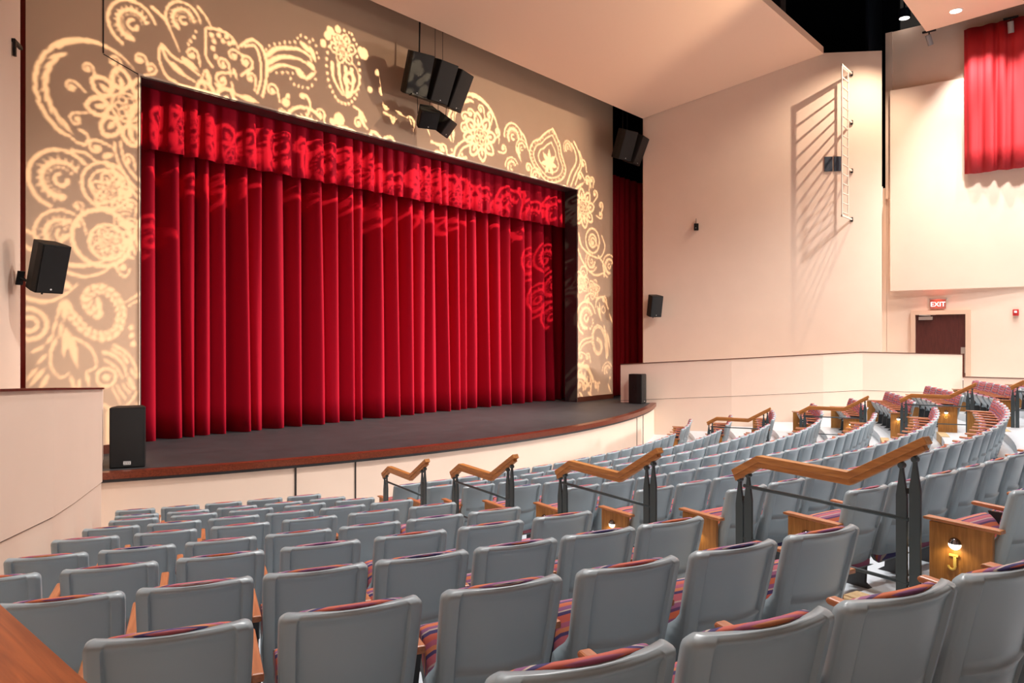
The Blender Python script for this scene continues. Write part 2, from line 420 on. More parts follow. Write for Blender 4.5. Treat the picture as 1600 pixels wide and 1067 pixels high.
# ------------------------------------------------------------------ curtains
def drape(x0, x1, y, z0, z1, seed, period, depth, cols, rows, m, name, hem=.0, gather=.0, axis='x', thick=.02, box=0.0, ridge=0.0):
    rng = random.Random(seed); n = cols
    # irregular pleats: phase runs with varying speed
    L = x1 - x0; k = []; ph = 0.0; xs = []
    anchors = [rng.uniform(.65, 1.5) for _ in range(int(L / period) + 4)]; amps = [rng.uniform(.55, 1.15) for _ in anchors]
    phase = []; amp = []
    for i in range(n + 1):
        t = i / n * (len(anchors) - 2); a = int(t); f = t - a
        phase.append(ph); amp.append(amps[a] * (1 - f) + amps[a + 1] * f)
        ph += 2 * math.pi * (L / n) / (period * (anchors[a] * (1 - f) + anchors[a + 1] * f))
    front = []; back = []
    ph2 = rng.uniform(0, 6)
    for j in range(rows + 1):
        v = j / rows; rf = []; rb = []
        for i in range(n + 1):
            x = x0 + L * i / n
            wob = .35 * math.sin(phase[i] * .5 + ph2 + v * 1.3) + .25 * math.sin(phase[i] * .23 + 1.7 * v)
            s = math.sin(phase[i] + wob * (1 - v) * .9)
            if ridge: s = 2 * (.5 + .5 * -s) ** ridge - 1; s = -s
            s += .16 * math.sin(phase[i] * 2.3 + 4 * wob) * (1 - .4 * v)
            if box: s = math.copysign(abs(s) ** (1 - box), s)
            d = depth * amp[i] * s * (1 - gather * v) + depth * .35 * wob
            xx = x + .28 * depth * math.cos(phase[i] + wob) * amp[i]
            zz = z0 + (z1 - z0) * v
            if j == 0 and hem: zz += hem * (math.sin(phase[i] * .5 + 1) * .5 + math.sin(phase[i] + .4) * .5)
            p = (xx, y + d, zz) if axis == 'x' else (y + d, xx, zz)
            q = (xx, y + d + thick, zz) if axis == 'x' else (y + d + thick, xx, zz)
            rf.append(p); rb.append(q)
        front.append(rf); back.append(rb)
    mb = MB(); mb.grid_solid(front, back)
    return mb.build(name, m, smooth=True)
o = drape(-7.9, 8.4, 1.3, 1.075, 8.6, 3, .46, .31, 1900, 12, M['velvet'], 'stage_curtain', hem=.02, gather=.3, ridge=1.5)
tag(o, 'tall closed red velvet curtain across the whole stage', 'curtain')
o = drape(-7.6, 7.7, .66, 7.05, 8.55, 8, .44, .10, 1100, 5, M['velvet'], 'curtain_valance', hem=.035, gather=.2, box=.35)
tag(o, 'short pleated red valance along the top of the stage curtain', 'valance')
o = drape(9.35, 14.2, .55, 1.075, 9.35, 12, .4, .09, 380, 6, M['velvet_dark'], 'side_curtain', gather=.2)
tag(o, 'dark red side curtain in the slot right of the stage', 'curtain', 'side curtains')
o = drape(-11.6, -9.3, .55, 1.075, 12.4, 13, .4, .09, 180, 6, M['velvet_dark'], 'side_curtain', gather=.2)
tag(o, 'narrow strip of dark red curtain in the slot left of the stage', 'curtain', 'side curtains')
o = drape(-15.6, -10.24, 14.62, 8.57, 13.3, 21, .52, .07, 420, 6, M['velvet_wall'], 'wall_curtain', axis='y', hem=.03, gather=.25, box=.3)
tag(o, 'bright red curtain hanging high on the right side wall', 'curtain')

# ------------------------------------------------------------------ projected ornament: a lamp shining through a cut metal plate
GX0, GX1, GZ0, GZ1, GS = -9.7, 9.9, .9, 11.4, .026
nx = int((GX1 - GX0) / GS); nz = int((GZ1 - GZ0) / GS); GX1 = GX0 + nx * GS; GZ1 = GZ0 + nz * GS
gx = GX0 + (np.arange(nx) + .5) * GS; gz = GZ0 + (np.arange(nz) + .5) * GS
HOLE = np.zeros((nz, nx), bool)
def paint(x0, x1, z0, z1, fn, val=True):
    i0 = max(0, int((x0 - GX0) / GS)); i1 = min(nx, int((x1 - GX0) / GS) + 2); j0 = max(0, int((z0 - GZ0) / GS)); j1 = min(nz, int((z1 - GZ0) / GS) + 2)
    if i1 <= i0 or j1 <= j0: return
    X, Z = np.meshgrid(gx[i0:i1], gz[j0:j1]); HOLE[j0:j1, i0:i1][fn(X, Z)] = val
def p_seg(a, b, ra, rb, val=True):
    (ax, az), (bx, bz) = a, b; r = max(ra, rb); L2 = (bx - ax) ** 2 + (bz - az) ** 2 + 1e-9
    def fn(X, Z):
        t = np.clip(((X - ax) * (bx - ax) + (Z - az) * (bz - az)) / L2, 0, 1)
        return np.hypot(X - ax - t * (bx - ax), Z - az - t * (bz - az)) < ra + (rb - ra) * t
    paint(min(ax, bx) - r, max(ax, bx) + r, min(az, bz) - r, max(az, bz) + r, fn, val)
def smooth_pts(pts, n=8):
    P = [pts[0]] + list(pts) + [pts[-1]]; out = []
    for i in range(1, len(P) - 2):
        p0, p1, p2, p3 = [np.array(P[i + k], float) for k in (-1, 0, 1, 2)]
        for k in range(n):
            t = k / n
            out.append(tuple(.5 * (2 * p1 + (p2 - p0) * t + (2 * p0 - 5 * p1 + 4 * p2 - p3) * t * t + (3 * p1 - p0 - 3 * p2 + p3) * t ** 3)))
    out.append(tuple(pts[-1])); return out
def p_line(pts, w0, w1=None, val=True):
    w1 = w0 if w1 is None else w1; n = len(pts) - 1
    for i in range(n): p_seg(pts[i], pts[i + 1], (w0 + (w1 - w0) * i / n) / 2, (w0 + (w1 - w0) * (i + 1) / n) / 2, val)
def on(c, r, a): return (c[0] + r * math.cos(R(a)), c[1] + r * math.sin(R(a)))
def p_arc(c, r, a0, a1, w0, w1=None, val=True, n=24): p_line([on(c, r, a0 + (a1 - a0) * i / n) for i in range(n + 1)], w0, w1, val)
def p_disc(c, r, val=True): p_seg(c, c, r, r, val)
def p_leaf(a, b, w, val=True):
    n = 8; prev = None
    for i in range(n + 1):
        t = i / n; q = (a[0] + (b[0] - a[0]) * t, a[1] + (b[1] - a[1]) * t); r = w / 2 * max(.12, math.sin(math.pi * (t ** .8)))
        if prev: p_seg(prev[0], q, prev[1], r, val)
        prev = (q, r)
def m_curl(c, r, a, d=1):
    pts = [on(c, r * (1 - .55 * i / 26), a - 60 + d * 330 * i / 26) for i in range(27)]
    p_line(pts, r * .42, r * .34); p_disc(c, r * .36)
    p_line(smooth_pts([on(c, r, a - 60), on(c, r * 1.45, a - 95), on(c, r * 2.1, a - 110)], 5), r * .42, r * .3)
def m_flower(c, r, n):
    for k in range(n):
        a = 360 * k / n + 11
        q = on(c, r * .70, a); hw = .70 * math.sin(math.pi / n) * r * .98
        pts = [on(c, r * .46, a), (on(c, r * .60, a)[0] + hw * .8 * math.cos(R(a + 90)), on(c, r * .60, a)[1] + hw * .8 * math.sin(R(a + 90))),
               (on(c, r * .84, a)[0] + hw * .75 * math.cos(R(a + 90)), on(c, r * .84, a)[1] + hw * .75 * math.sin(R(a + 90))), on(c, r * 1.02, a),
               (on(c, r * .84, a)[0] - hw * .75 * math.cos(R(a + 90)), on(c, r * .84, a)[1] - hw * .75 * math.sin(R(a + 90))),
               (on(c, r * .60, a)[0] - hw * .8 * math.cos(R(a + 90)), on(c, r * .60, a)[1] - hw * .8 * math.sin(R(a + 90))), on(c, r * .46, a)]
        p_line(smooth_pts(pts, 5), r * .12, r * .12)
        p_leaf(on(c, r * .54, a), on(c, r * .82, a), r * .15)
    p_arc(c, r * .38, 0, 360, r * .07)
    for k in range(6):
        q = on(c, r * .2, 60 * k); p_arc(q, r * .10, 0, 360, r * .045, n=10)
    p_disc(c, r * .055)
def m_scroll(c, r, a0, a1):
    p_arc(c, r, a0, a1, r * .12, r * .14)
    n = max(5, int((a1 - a0) / 17))
    for k in range(n + 1):
        a = a0 + (a1 - a0) * k / n
        p_line([on(c, r * .60, a), on(c, r * .80, a + 6)], r * .12, r * .03)
    p_arc(c, r * .60, a0, a1 + 25, r * .13, r * .22)
    for k in range(n): p_disc(on(c, r * .42, a0 + (a1 - a0 + 30) * k / n), r * .042)
    p_arc(c, r * .2, a0 + 60, a1 + 110, r * .11, r * .17)
def m_wreath(c, r, a0, a1, a2):
    p_arc(c, r, a0, a1, r * .02, r * .13)
    n = 8
    for k in range(n):
        a = a1 + (a2 - a1) * k / n; b = a + (a2 - a1) / n * 1.45
        p_leaf(on(c, r * 1.05, a), on(c, r * 1.0, b), r * .085); p_leaf(on(c, r * .82, a - 3), on(c, r * .93, b), r * .085)
def m_rope(pts, w):
    P = smooth_pts(pts, 10); p_line(P, w * 1.5, w * 1.7)
    acc = 0
    for i in range(2, len(P) - 1):
        acc += math.dist(P[i], P[i - 1])
        if acc > w * .95:
            acc = 0; t = np.array(P[i + 1]) - np.array(P[i - 1]); t = t / (np.hypot(*t) + 1e-9); nrm = np.array((-t[1], t[0])); q = np.array(P[i])
            p_line([tuple(q + nrm * w * .9 - t * w * .5), tuple(q), tuple(q - nrm * w * .9 - t * w * .5)], w * .17, w * .17, False)
    p_line(P, w * .14, w * .14, False)
def m_vase(c, r):
    for k in range(30):
        a = 100 + 340 * k / 29; p_disc((c[0] + .62 * r * math.cos(R(a)), c[1] + r * math.sin(R(a))), r * .05)
    for k in range(4):
        x = -.42 + .24 * k
        p_line(smooth_pts([(c[0] + x * r, c[1] + .1 * r), (c[0] + (x + .06) * r, c[1] - .35 * r), (c[0] + .1 * r + .3 * x * r, c[1] - .75 * r)], 6), r * .13, r * .05)
    q = (c[0] + .26 * r, c[1] - .22 * r); p_line([on(q, r * (.26 - .18 * i / 20), 250 - 420 * i / 20) for i in range(21)], r * .09, r * .07)
    p_arc((c[0] + .1 * r, c[1] - .15 * r), r * .5, -80, 60, r * .08, r * .03); p_leaf((c[0] + .1 * r, c[1] - .78 * r), (c[0] + .34 * r, c[1] - .55 * r), r * .2)
def m_lotus(pts, w):
    P = smooth_pts(pts + [pts[0]], 6); cx = sum(p[0] for p in pts) / len(pts); cz = sum(p[1] for p in pts) / len(pts) - .12
    for s, ww in ((1, 1), (.80, .8), (.56, .8)):
        p_line([(cx + (x - cx) * s, cz + (z - cz) * s) for x, z in P], w * ww)
    for i in range(0, len(P), 3):
        x, z = P[i]; p_line([(cx + (x - cx) * .96, cz + (z - cz) * .96), (cx + (x - cx) * .87, cz + (z - cz) * .87)], w * .8, w * .4)
    for a in range(-60, 241, 50): p_leaf(on((cx, cz - .1), .05, a), on((cx, cz - .1), .42, a), .17)
    p_disc((cx, cz - .12), .14)
PATTERN = [
 ('wreath',(-8.13,7.69),0.966,42,130,239),
 ('flower',(-7.57,7.59),0.704,8),
 ('curl',(-8.26,8.15),0.105,60,1),
 ('curl',(-8.53,7.75),0.115,100,1),
 ('curl',(-8.45,7.17),0.116,150,1),
 ('curl',(-7.79,8.4),0.12,30,1),
 ('curl',(-7.31,8.58),0.123,60,1),
 ('curl',(-7.1,8.46),0.112,-20,1),
 ('curl',(-8.11,6.73),0.142,120,1),
 ('stroke',[(-8.26,6.8),(-8.31,6.74),(-8.44,6.76),(-8.6,6.87)],0.07,0.035),
 ('stroke',[(-8.39,6.99),(-8.27,6.93),(-8.24,6.8)],0.058,0.047),
 ('scroll',(-7.45,9.2),0.452,20,245),
 ('stroke',[(-7.08,9.65),(-6.86,9.52),(-6.7,9.29),(-6.53,8.94)],0.076,0.025),
 ('scroll',(-6.45,9.6),0.36,10,215),
 ('stroke',[(-6.14,9.96),(-6.0,9.85),(-5.86,9.65)],0.066,0.026),
 ('disc',(-6.19,9.45),0.034),
 ('disc',(-6.23,9.33),0.034),
 ('disc',(-6.3,9.23),0.034),
 ('disc',(-6.35,9.15),0.034),
 ('stroke',[(-6.93,8.94),(-6.93,8.65),(-6.8,8.4),(-6.61,8.32)],0.051,0.051),
 ('stroke',[(-6.88,8.98),(-6.67,8.81),(-6.41,8.73),(-6.11,8.58)],0.064,0.039),
 ('stroke',[(-6.9,8.95),(-6.77,8.7),(-6.47,8.52),(-6.21,8.43)],0.064,0.039),
 ('leaf',(-6.77,8.7),(-6.38,8.46),0.127),
 ('leaf',(-6.51,8.86),(-6.11,8.66),0.128),
 ('stroke',[(-5.97,9.58),(-5.97,9.25),(-5.97,9.01),(-5.83,8.84)],0.053,0.053),
 ('stroke',[(-5.93,9.61),(-5.65,9.65),(-5.4,9.58),(-5.24,9.38)],0.061,0.041),
 ('disc',(-5.85,9.49),0.053),
 ('disc',(-5.79,9.37),0.053),
 ('disc',(-5.82,9.22),0.053),
 ('disc',(-5.76,9.07),0.053),
 ('disc',(-5.69,9.53),0.053),
 ('disc',(-5.6,9.44),0.054),
 ('disc',(-5.52,9.55),0.054),
 ('disc',(-5.46,9.43),0.054),
 ('disc',(-5.37,9.48),0.054),
 ('curl',(-5.06,9.15),0.165,0,1),
 ('curl',(-5.36,9.21),0.122,120,1),
 ('curl',(-5.6,8.96),0.134,60,1),
 ('curl',(-5.62,8.62),0.147,150,1),
 ('curl',(-4.95,8.83),0.124,40,1),
 ('curl',(-6.27,8.97),0.13,60,1),
 ('stroke',[(-5.19,9.45),(-5.04,9.61),(-4.88,9.67),(-4.69,9.57),(-4.58,9.31),(-4.58,8.89),(-4.67,8.51)],0.07,0.07),
 ('stroke',[(-5.07,9.49),(-4.86,9.55),(-4.74,9.34),(-4.7,8.93),(-4.8,8.55)],0.056,0.056),
 ('leaf',(-5.37,8.94),(-5.27,8.71),0.081),
 ('leaf',(-5.19,8.39),(-4.77,8.35),0.137),
 ('stroke',[(-5.4,8.61),(-5.34,8.42),(-5.13,8.37),(-4.86,8.36)],0.055,0.055),
 ('leaf',(-5.97,8.75),(-5.86,8.44),0.119),
 ('leaf',(-5.79,8.51),(-5.55,8.41),0.093),
 ('stroke',[(-6.77,8.35),(-6.54,8.29),(-6.27,8.28),(-5.86,8.28)],0.052,0.052),
 ('stroke',[(-6.0,8.72),(-6.06,8.5),(-5.97,8.35)],0.039,0.039),
 ('stroke',[(-4.55,9.45),(-4.32,9.65),(-4.03,9.75),(-3.76,9.8),(-3.48,9.75),(-3.39,9.63)],0.117,0.044),
 ('stroke',[(-4.53,9.28),(-4.27,9.47),(-3.99,9.56),(-3.72,9.58),(-3.45,9.52)],0.116,0.043),
 ('stroke',[(-4.53,9.11),(-4.29,9.28),(-4.03,9.35),(-3.69,9.34)],0.101,0.043),
 ('disc',(-4.58,9.56),0.031),
 ('disc',(-4.5,9.67),0.031),
 ('disc',(-4.37,9.75),0.031),
 ('disc',(-4.24,9.8),0.031),
 ('disc',(-4.11,9.86),0.032),
 ('disc',(-3.98,9.9),0.032),
 ('disc',(-3.84,9.94),0.032),
 ('disc',(-3.77,10.05),0.032),
 ('disc',(-3.69,10.14),0.032),
 ('disc',(-3.55,10.13),0.032),
 ('disc',(-3.45,10.06),0.033),
 ('disc',(-3.36,10.14),0.033),
 ('disc',(-3.27,10.03),0.033),
 ('disc',(-3.25,9.87),0.033),
 ('disc',(-3.2,9.76),0.033),
 ('disc',(-4.32,9.11),0.031),
 ('disc',(-4.17,9.16),0.032),
 ('disc',(-4.04,9.2),0.032),
 ('disc',(-3.91,9.22),0.032),
 ('disc',(-3.96,9.08),0.032),
 ('disc',(-3.86,8.97),0.032),
 ('disc',(-3.74,8.97),0.032),
 ('disc',(-3.64,8.97),0.032),
 ('disc',(-3.5,8.99),0.032),
 ('disc',(-3.38,9.08),0.033),
 ('disc',(-3.29,9.24),0.033),
 ('leaf',(-3.72,10.0),(-3.38,9.81),0.132),
 ('leaf',(-3.45,9.97),(-3.27,9.63),0.118),
 ('leaf',(-3.52,9.61),(-3.27,9.42),0.133),
 ('leaf',(-3.82,9.33),(-3.52,9.16),0.16),
 ('leaf',(-3.55,9.17),(-3.27,9.42),0.103),
 ('stroke',[(-3.65,8.79),(-3.52,8.77),(-3.43,8.6),(-3.52,8.32)],0.089,0.059),
 ('disc',(-3.65,8.76),0.073),
 ('disc',(-4.08,8.51),0.101),
 ('disc',(-4.03,8.67),0.058),
 ('vase',(-2.48,9.67),0.802),
 ('flower',(-2.5,10.18),0.37,6),
 ('disc',(-2.94,10.36),0.106),
 ('disc',(-2.87,10.5),0.106),
 ('disc',(-2.65,10.6),0.092),
 ('disc',(-3.07,10.14),0.09),
 ('disc',(-1.87,10.24),0.142),
 ('disc',(-1.97,10.29),0.094),
 ('disc',(-1.43,9.89),0.08),
 ('disc',(-1.02,10.09),0.082),
 ('disc',(-1.67,9.41),0.08),
 ('disc',(-1.22,9.71),0.146),
 ('disc',(-1.28,9.47),0.113),
 ('disc',(-1.07,9.61),0.098),
 ('disc',(-2.61,8.46),0.153),
 ('disc',(-2.8,8.36),0.091),
 ('disc',(-0.96,9.39),0.098),
 ('disc',(-0.83,9.52),0.099),
 ('disc',(-0.79,9.21),0.132),
 ('disc',(-1.15,9.13),0.114),
 ('disc',(-2.46,10.63),0.035),
 ('disc',(-2.32,10.62),0.036),
 ('disc',(-2.23,10.61),0.036),
 ('disc',(-2.17,10.5),0.036),
 ('disc',(-2.09,10.41),0.036),
 ('disc',(-1.99,10.35),0.036),
 ('stroke',[(-2.17,8.87),(-1.93,8.77),(-1.79,8.58)],0.063,0.047),
 ('leaf',(-2.03,8.81),(-1.83,8.41),0.126),
 ('stroke',[(-1.22,8.94),(-0.83,8.86),(-0.34,8.73)],0.066,0.066),
 ('stroke',[(-0.83,9.12),(-0.52,8.94),(-0.23,8.67)],0.067,0.067),
 ('leaf',(-1.0,8.84),(-0.61,8.59),0.147),
 ('leaf',(-0.34,8.65),(0.16,8.46),0.151),
 ('stroke',[(-0.0,8.72),(0.3,8.56),(0.84,8.49)],0.069,0.069),
 ('curl',(-0.34,8.9),0.151,60,1),
 ('curl',(0.23,8.72),0.137,0,1),
 ('curl',(-2.03,8.5),0.141,90,1),
 ('curl',(-4.43,8.71),0.142,60,1),
 ('curl',(-4.19,8.23),0.129,0,1),
 ('curl',(-3.16,8.46),0.135,40,1),
 ('wreath',(2.18,9.12),1.068,-5,95,200),
 ('flower',(2.4,9.05),0.668,8),
 ('curl',(1.99,9.66),0.128,100,1),
 ('curl',(2.43,9.87),0.13,60,1),
 ('curl',(2.82,9.76),0.132,30,1),
 ('curl',(3.16,9.36),0.133,-10,1),
 ('curl',(3.45,8.92),0.135,-40,1),
 ('curl',(1.75,9.5),0.127,140,1),
 ('curl',(1.73,9.17),0.145,160,1),
 ('curl',(0.88,8.43),0.141,60,1),
 ('stroke',[(1.31,8.3),(1.41,8.57),(1.7,8.8),(2.07,8.97)],0.072,0.054),
 ('stroke',[(1.49,8.29),(1.65,8.57),(2.02,8.76)],0.054,0.054),
 ('disc',(1.24,8.46),0.045),
 ('disc',(1.26,8.32),0.045),
 ('disc',(1.65,8.41),0.045),
 ('disc',(1.8,8.35),0.045),
 ('scroll',(3.9,9.36),0.41,0,190),
 ('stroke',[(4.24,9.6),(4.46,9.45),(4.65,9.07)],0.08,0.04),
 ('scroll',(4.31,9.08),0.277,20,220),
 ('scroll',(3.84,8.41),0.312,30,180),
 ('scroll',(5.04,8.33),0.284,10,180),
 ('curl',(4.65,8.55),0.16,40,1),
 ('leaf',(4.03,9.11),(4.28,8.68),0.118),
 ('lotus',[(5.92,10.04),(5.51,9.81),(5.21,9.56),(4.91,9.42),(4.72,9.12),(4.75,8.89),(4.91,8.68),(5.28,8.43),(5.65,8.27),(6.13,8.34),(6.49,8.53),(6.63,8.81),(6.52,9.08),(6.38,9.31),(6.31,9.59),(6.1,9.84)],0.054),
 ('stroke',[(6.7,8.35),(6.92,8.77),(7.22,9.17),(7.18,9.5),(6.96,9.76)],0.065,0.065),
 ('stroke',[(6.92,8.34),(7.18,8.77),(7.45,9.16),(7.41,9.5),(7.11,9.84)],0.065,0.065),
 ('stroke',[(7.18,8.42),(7.41,8.85),(7.6,9.23),(7.41,9.59)],0.057,0.057),
 ('scroll',(6.74,9.57),0.235,-20,220),
 ('curl',(7.64,9.2),0.153,60,1),
 ('curl',(7.45,8.75),0.153,90,1),
 ('curl',(7.91,8.6),0.133,40,1),
 ('curl',(8.18,8.73),0.134,30,1),
 ('leaf',(7.14,8.24),(7.75,8.6),0.108),
 ('flower',(7.64,7.68),0.658,8),
 ('curl',(8.38,8.27),0.157,0,1),
 ('curl',(8.75,7.92),0.136,20,1),
 ('curl',(8.71,7.58),0.136,-60,1),
 ('curl',(7.91,8.69),0.155,60,1),
 ('ring',(8.22,6.62),0.424,0.067),
 ('ring',(8.22,6.62),0.223,0.067),
 ('curl',(8.22,6.58),0.156,90,1),
 ('stroke',[(7.37,6.78),(7.56,6.36),(8.07,6.12),(8.71,6.08),(9.0,6.49),(8.79,6.86)],0.079,0.045),
 ('stroke',[(7.33,6.23),(7.75,5.72),(8.38,5.43),(9.0,5.58)],0.067,0.067),
 ('scroll',(9.29,5.81),0.414,20,250),
 ('scroll',(8.14,5.9),0.356,100,330),
 ('ring',(7.68,5.49),0.197,0.055),
 ('flower',(7.56,5.16),0.394,6),
 ('flower',(8.3,4.93),0.358,6),
 ('stroke',[(8.59,6.12),(8.95,5.81),(8.95,5.42)],0.068,0.068),
 ('curl',(8.95,4.6),0.137,60,1),
 ('curl',(7.91,4.56),0.155,160,1),
 ('scroll',(7.83,3.92),0.573,20,250),
 ('disc',(8.22,3.86),0.045),
 ('disc',(8.26,3.75),0.045),
 ('disc',(8.18,3.64),0.045),
 ('disc',(8.07,3.57),0.044),
 ('stroke',[(8.42,4.31),(8.46,4.54),(8.79,4.69),(9.04,4.51),(9.21,4.29)],0.068,0.068),
 ('ring',(8.91,4.24),0.114,0.045),
 ('leaf',(8.5,4.4),(8.79,3.82),0.112),
 ('leaf',(8.63,4.54),(8.75,3.87),0.09),
 ('stroke',[(8.95,3.65),(9.12,3.19),(9.21,2.62)],0.069,0.069),
 ('leaf',(9.16,3.42),(9.33,2.84),0.092),
 ('leaf',(9.0,3.08),(9.16,2.55),0.091),
 ('leaf',(9.29,4.11),(9.5,3.77),0.092),
 ('rope',[(9.12,2.55),(9.08,3.08),(8.91,3.46),(8.59,3.64),(8.3,3.53),(8.22,3.19),(8.38,2.79),(8.63,2.69),(8.79,2.85),(8.71,3.1),(8.54,3.19)],0.081),
 ('stroke',[(7.37,2.86),(7.6,3.15),(8.18,3.26)],0.088,0.044),
 ('stroke',[(7.37,2.71),(7.68,3.01),(8.14,3.12)],0.055,0.055),
 ('curl',(7.52,2.62),0.131,120,1),
 ('curl',(7.91,2.59),0.133,60,1),
 ('leaf',(7.45,2.21),(7.75,2.49),0.109),
 ('stroke',[(7.37,2.1),(7.83,2.31),(8.07,2.08)],0.066,0.066),
 ('scroll',(7.41,1.4),0.914,20,110),
 ('scroll',(9.16,2.05),0.321,30,180),
 ('curl',(7.45,1.66),0.153,60,1),
 ('curl',(7.75,1.58),0.176,100,1),
 ('stroke',[(8.07,1.86),(8.14,1.63),(8.07,1.3)],0.067,0.067),
 ('leaf',(7.41,1.4),(7.68,1.17),0.109),
 ('leaf',(7.91,1.38),(8.22,1.18),0.088),
 ('curl',(8.46,1.55),0.135,40,1),
 ('leaf',(9.21,1.59),(9.42,1.23),0.092),
 ('disc',(9.33,1.81),0.046),
 ('disc',(8.38,1.71),0.045),
 ('disc',(8.63,1.66),0.045),
 ('scroll',(-8.7,6.04),0.525,40,250),
 ('stroke',[(-8.53,6.6),(-8.28,6.58),(-8.07,6.43)],0.07,0.035),
 ('scroll',(-8.69,5.06),0.434,60,250),
 ('ring',(-7.93,6.05),0.429,0.06),
 ('ring',(-7.93,6.05),0.286,0.048),
 ('flower',(-7.82,5.95),0.36,7),
 ('stroke',[(-7.79,6.89),(-7.73,6.56),(-7.54,6.23),(-7.31,6.02)],0.049,0.049),
 ('stroke',[(-7.68,6.91),(-7.61,6.58),(-7.47,6.37),(-7.31,6.22)],0.049,0.049),
 ('curl',(-7.54,6.6),0.11,60,1),
 ('curl',(-7.58,5.95),0.146,90,1),
 ('curl',(-7.48,5.75),0.11,40,1),
 ('leaf',(-8.0,6.57),(-7.79,6.67),0.107),
 ('leaf',(-7.98,6.46),(-7.75,6.41),0.107),
 ('leaf',(-7.86,6.39),(-7.58,6.16),0.096),
 ('ring',(-8.0,5.07),0.522,0.083),
 ('ring',(-7.91,5.0),0.322,0.06),
 ('flower',(-7.91,5.0),0.286,7),
 ('scroll',(-7.58,5.44),0.218,60,300),
 ('curl',(-7.47,5.39),0.11,80,1),
 ('leaf',(-7.58,5.11),(-7.51,4.9),0.146),
 ('stroke',[(-7.77,5.23),(-7.56,5.2),(-7.39,5.08),(-7.33,4.89)],0.049,0.049),
 ('curl',(-8.42,5.6),0.093,30,1),
 ('leaf',(-7.7,5.02),(-7.58,4.77),0.06),
 ('leaf',(-7.47,5.05),(-7.39,4.78),0.061),
 ('leaf',(-7.58,4.79),(-7.39,4.72),0.061),
 ('curl',(-8.42,5.28),0.104,60,1),
 ('disc',(-8.67,5.25),0.034),
 ('disc',(-8.63,5.16),0.034),
 ('disc',(-8.67,5.04),0.034),
 ('disc',(-8.7,4.93),0.034),
 ('disc',(-8.62,5.28),0.034),
 ('disc',(-8.76,5.1),0.034),
 ('stroke',[(-8.74,4.48),(-8.53,4.37),(-8.27,4.34),(-7.98,4.44),(-7.74,4.65)],0.07,0.029),
 ('stroke',[(-9.25,3.9),(-8.94,3.85),(-8.67,3.97),(-8.43,4.19)],0.08,0.029),
 ('stroke',[(-8.74,4.58),(-8.44,4.52),(-8.11,4.58),(-7.79,4.77)],0.083,0.035),
 ('stroke',[(-9.25,5.07),(-9.11,5.0),(-9.02,4.87)],0.067,0.033),
 ('stroke',[(-9.25,4.79),(-9.14,4.73)],0.067,0.067),
 ('stroke',[(-7.76,4.58),(-7.68,4.42),(-7.57,4.39),(-7.5,4.53)],0.049,0.036),
 ('disc',(-7.63,4.55),0.061),
 ('stroke',[(-7.35,4.05),(-7.48,3.96),(-7.6,3.88)],0.049,0.024),
 ('stroke',[(-7.35,3.93),(-7.54,3.82)],0.049,0.024),
 ('leaf',(-8.67,4.22),(-8.53,4.09),0.114),
 ('rope',[(-8.61,3.74),(-8.48,3.57),(-8.31,3.38),(-8.11,3.26),(-7.91,3.25),(-7.74,3.38),(-7.67,3.6),(-7.69,3.82),(-7.82,4.02),(-8.0,4.12),(-8.18,4.08),(-8.27,3.94),(-8.22,3.75),(-8.09,3.66)],0.118),
 ('leaf',(-8.09,3.99),(-8.04,3.64),0.106),
 ('leaf',(-8.68,3.9),(-8.78,3.53),0.069),
 ('leaf',(-8.64,3.92),(-8.65,3.5),0.103),
 ('leaf',(-8.61,3.92),(-8.46,3.54),0.069),
 ('leaf',(-8.78,3.53),(-8.84,3.28),0.057),
 ('leaf',(-8.69,3.5),(-8.72,3.21),0.069),
 ('leaf',(-8.82,3.28),(-8.96,3.08),0.068),
 ('leaf',(-8.76,3.24),(-8.9,2.94),0.068),
 ('leaf',(-8.96,3.08),(-9.18,2.95),0.068),
 ('leaf',(-8.92,2.94),(-9.1,2.74),0.068),
 ('ring',(-9.2,3.45),0.266,0.078),
 ('ring',(-9.2,3.45),0.122,0.067),
 ('leaf',(-8.61,3.4),(-8.66,2.87),0.126),
 ('leaf',(-8.57,3.31),(-8.42,2.67),0.138),
 ('stroke',[(-8.8,3.13),(-8.87,2.94),(-8.86,2.71),(-8.72,2.51),(-8.57,2.58)],0.057,0.034),
 ('stroke',[(-8.48,3.21),(-8.29,3.1),(-8.15,2.93),(-8.11,2.69),(-8.26,2.6)],0.059,0.035),
 ('leaf',(-8.96,2.69),(-9.2,2.37),0.09),
 ('leaf',(-9.08,2.69),(-9.26,2.46),0.067),
 ('leaf',(-8.9,2.57),(-9.06,2.27),0.09),
 ('leaf',(-8.55,2.54),(-8.46,2.24),0.069),
 ('leaf',(-8.29,2.61),(-8.22,2.31),0.07),
 ('leaf',(-8.4,2.47),(-8.4,2.24),0.07),
 ('stroke',[(-7.79,3.08),(-7.57,2.93),(-7.41,2.7),(-7.35,2.45)],0.055,0.037),
 ('stroke',[(-7.97,2.95),(-7.77,2.87),(-7.61,2.68),(-7.57,2.49)],0.073,0.036),
 ('stroke',[(-7.95,2.8),(-7.75,2.65),(-7.63,2.44)],0.048,0.036),
 ('stroke',[(-7.82,3.0),(-7.63,2.88),(-7.55,2.75)],0.048,0.048),
 ('leaf',(-7.5,2.64),(-7.37,2.43),0.061),
 ('leaf',(-7.54,2.48),(-7.39,2.23),0.061),
 ('ring',(-7.93,2.48),0.167,0.06),
 ('disc',(-7.93,2.48),0.071),
 ('disc',(-7.48,3.41),0.052),
 ('disc',(-7.47,3.26),0.053),
 ('disc',(-7.44,3.1),0.053),
 ('stroke',[(-7.82,2.28),(-7.75,2.13),(-7.68,1.98)],0.042,0.03),
 ('stroke',[(-7.73,2.3),(-7.66,2.17),(-7.58,2.07)],0.042,0.03),
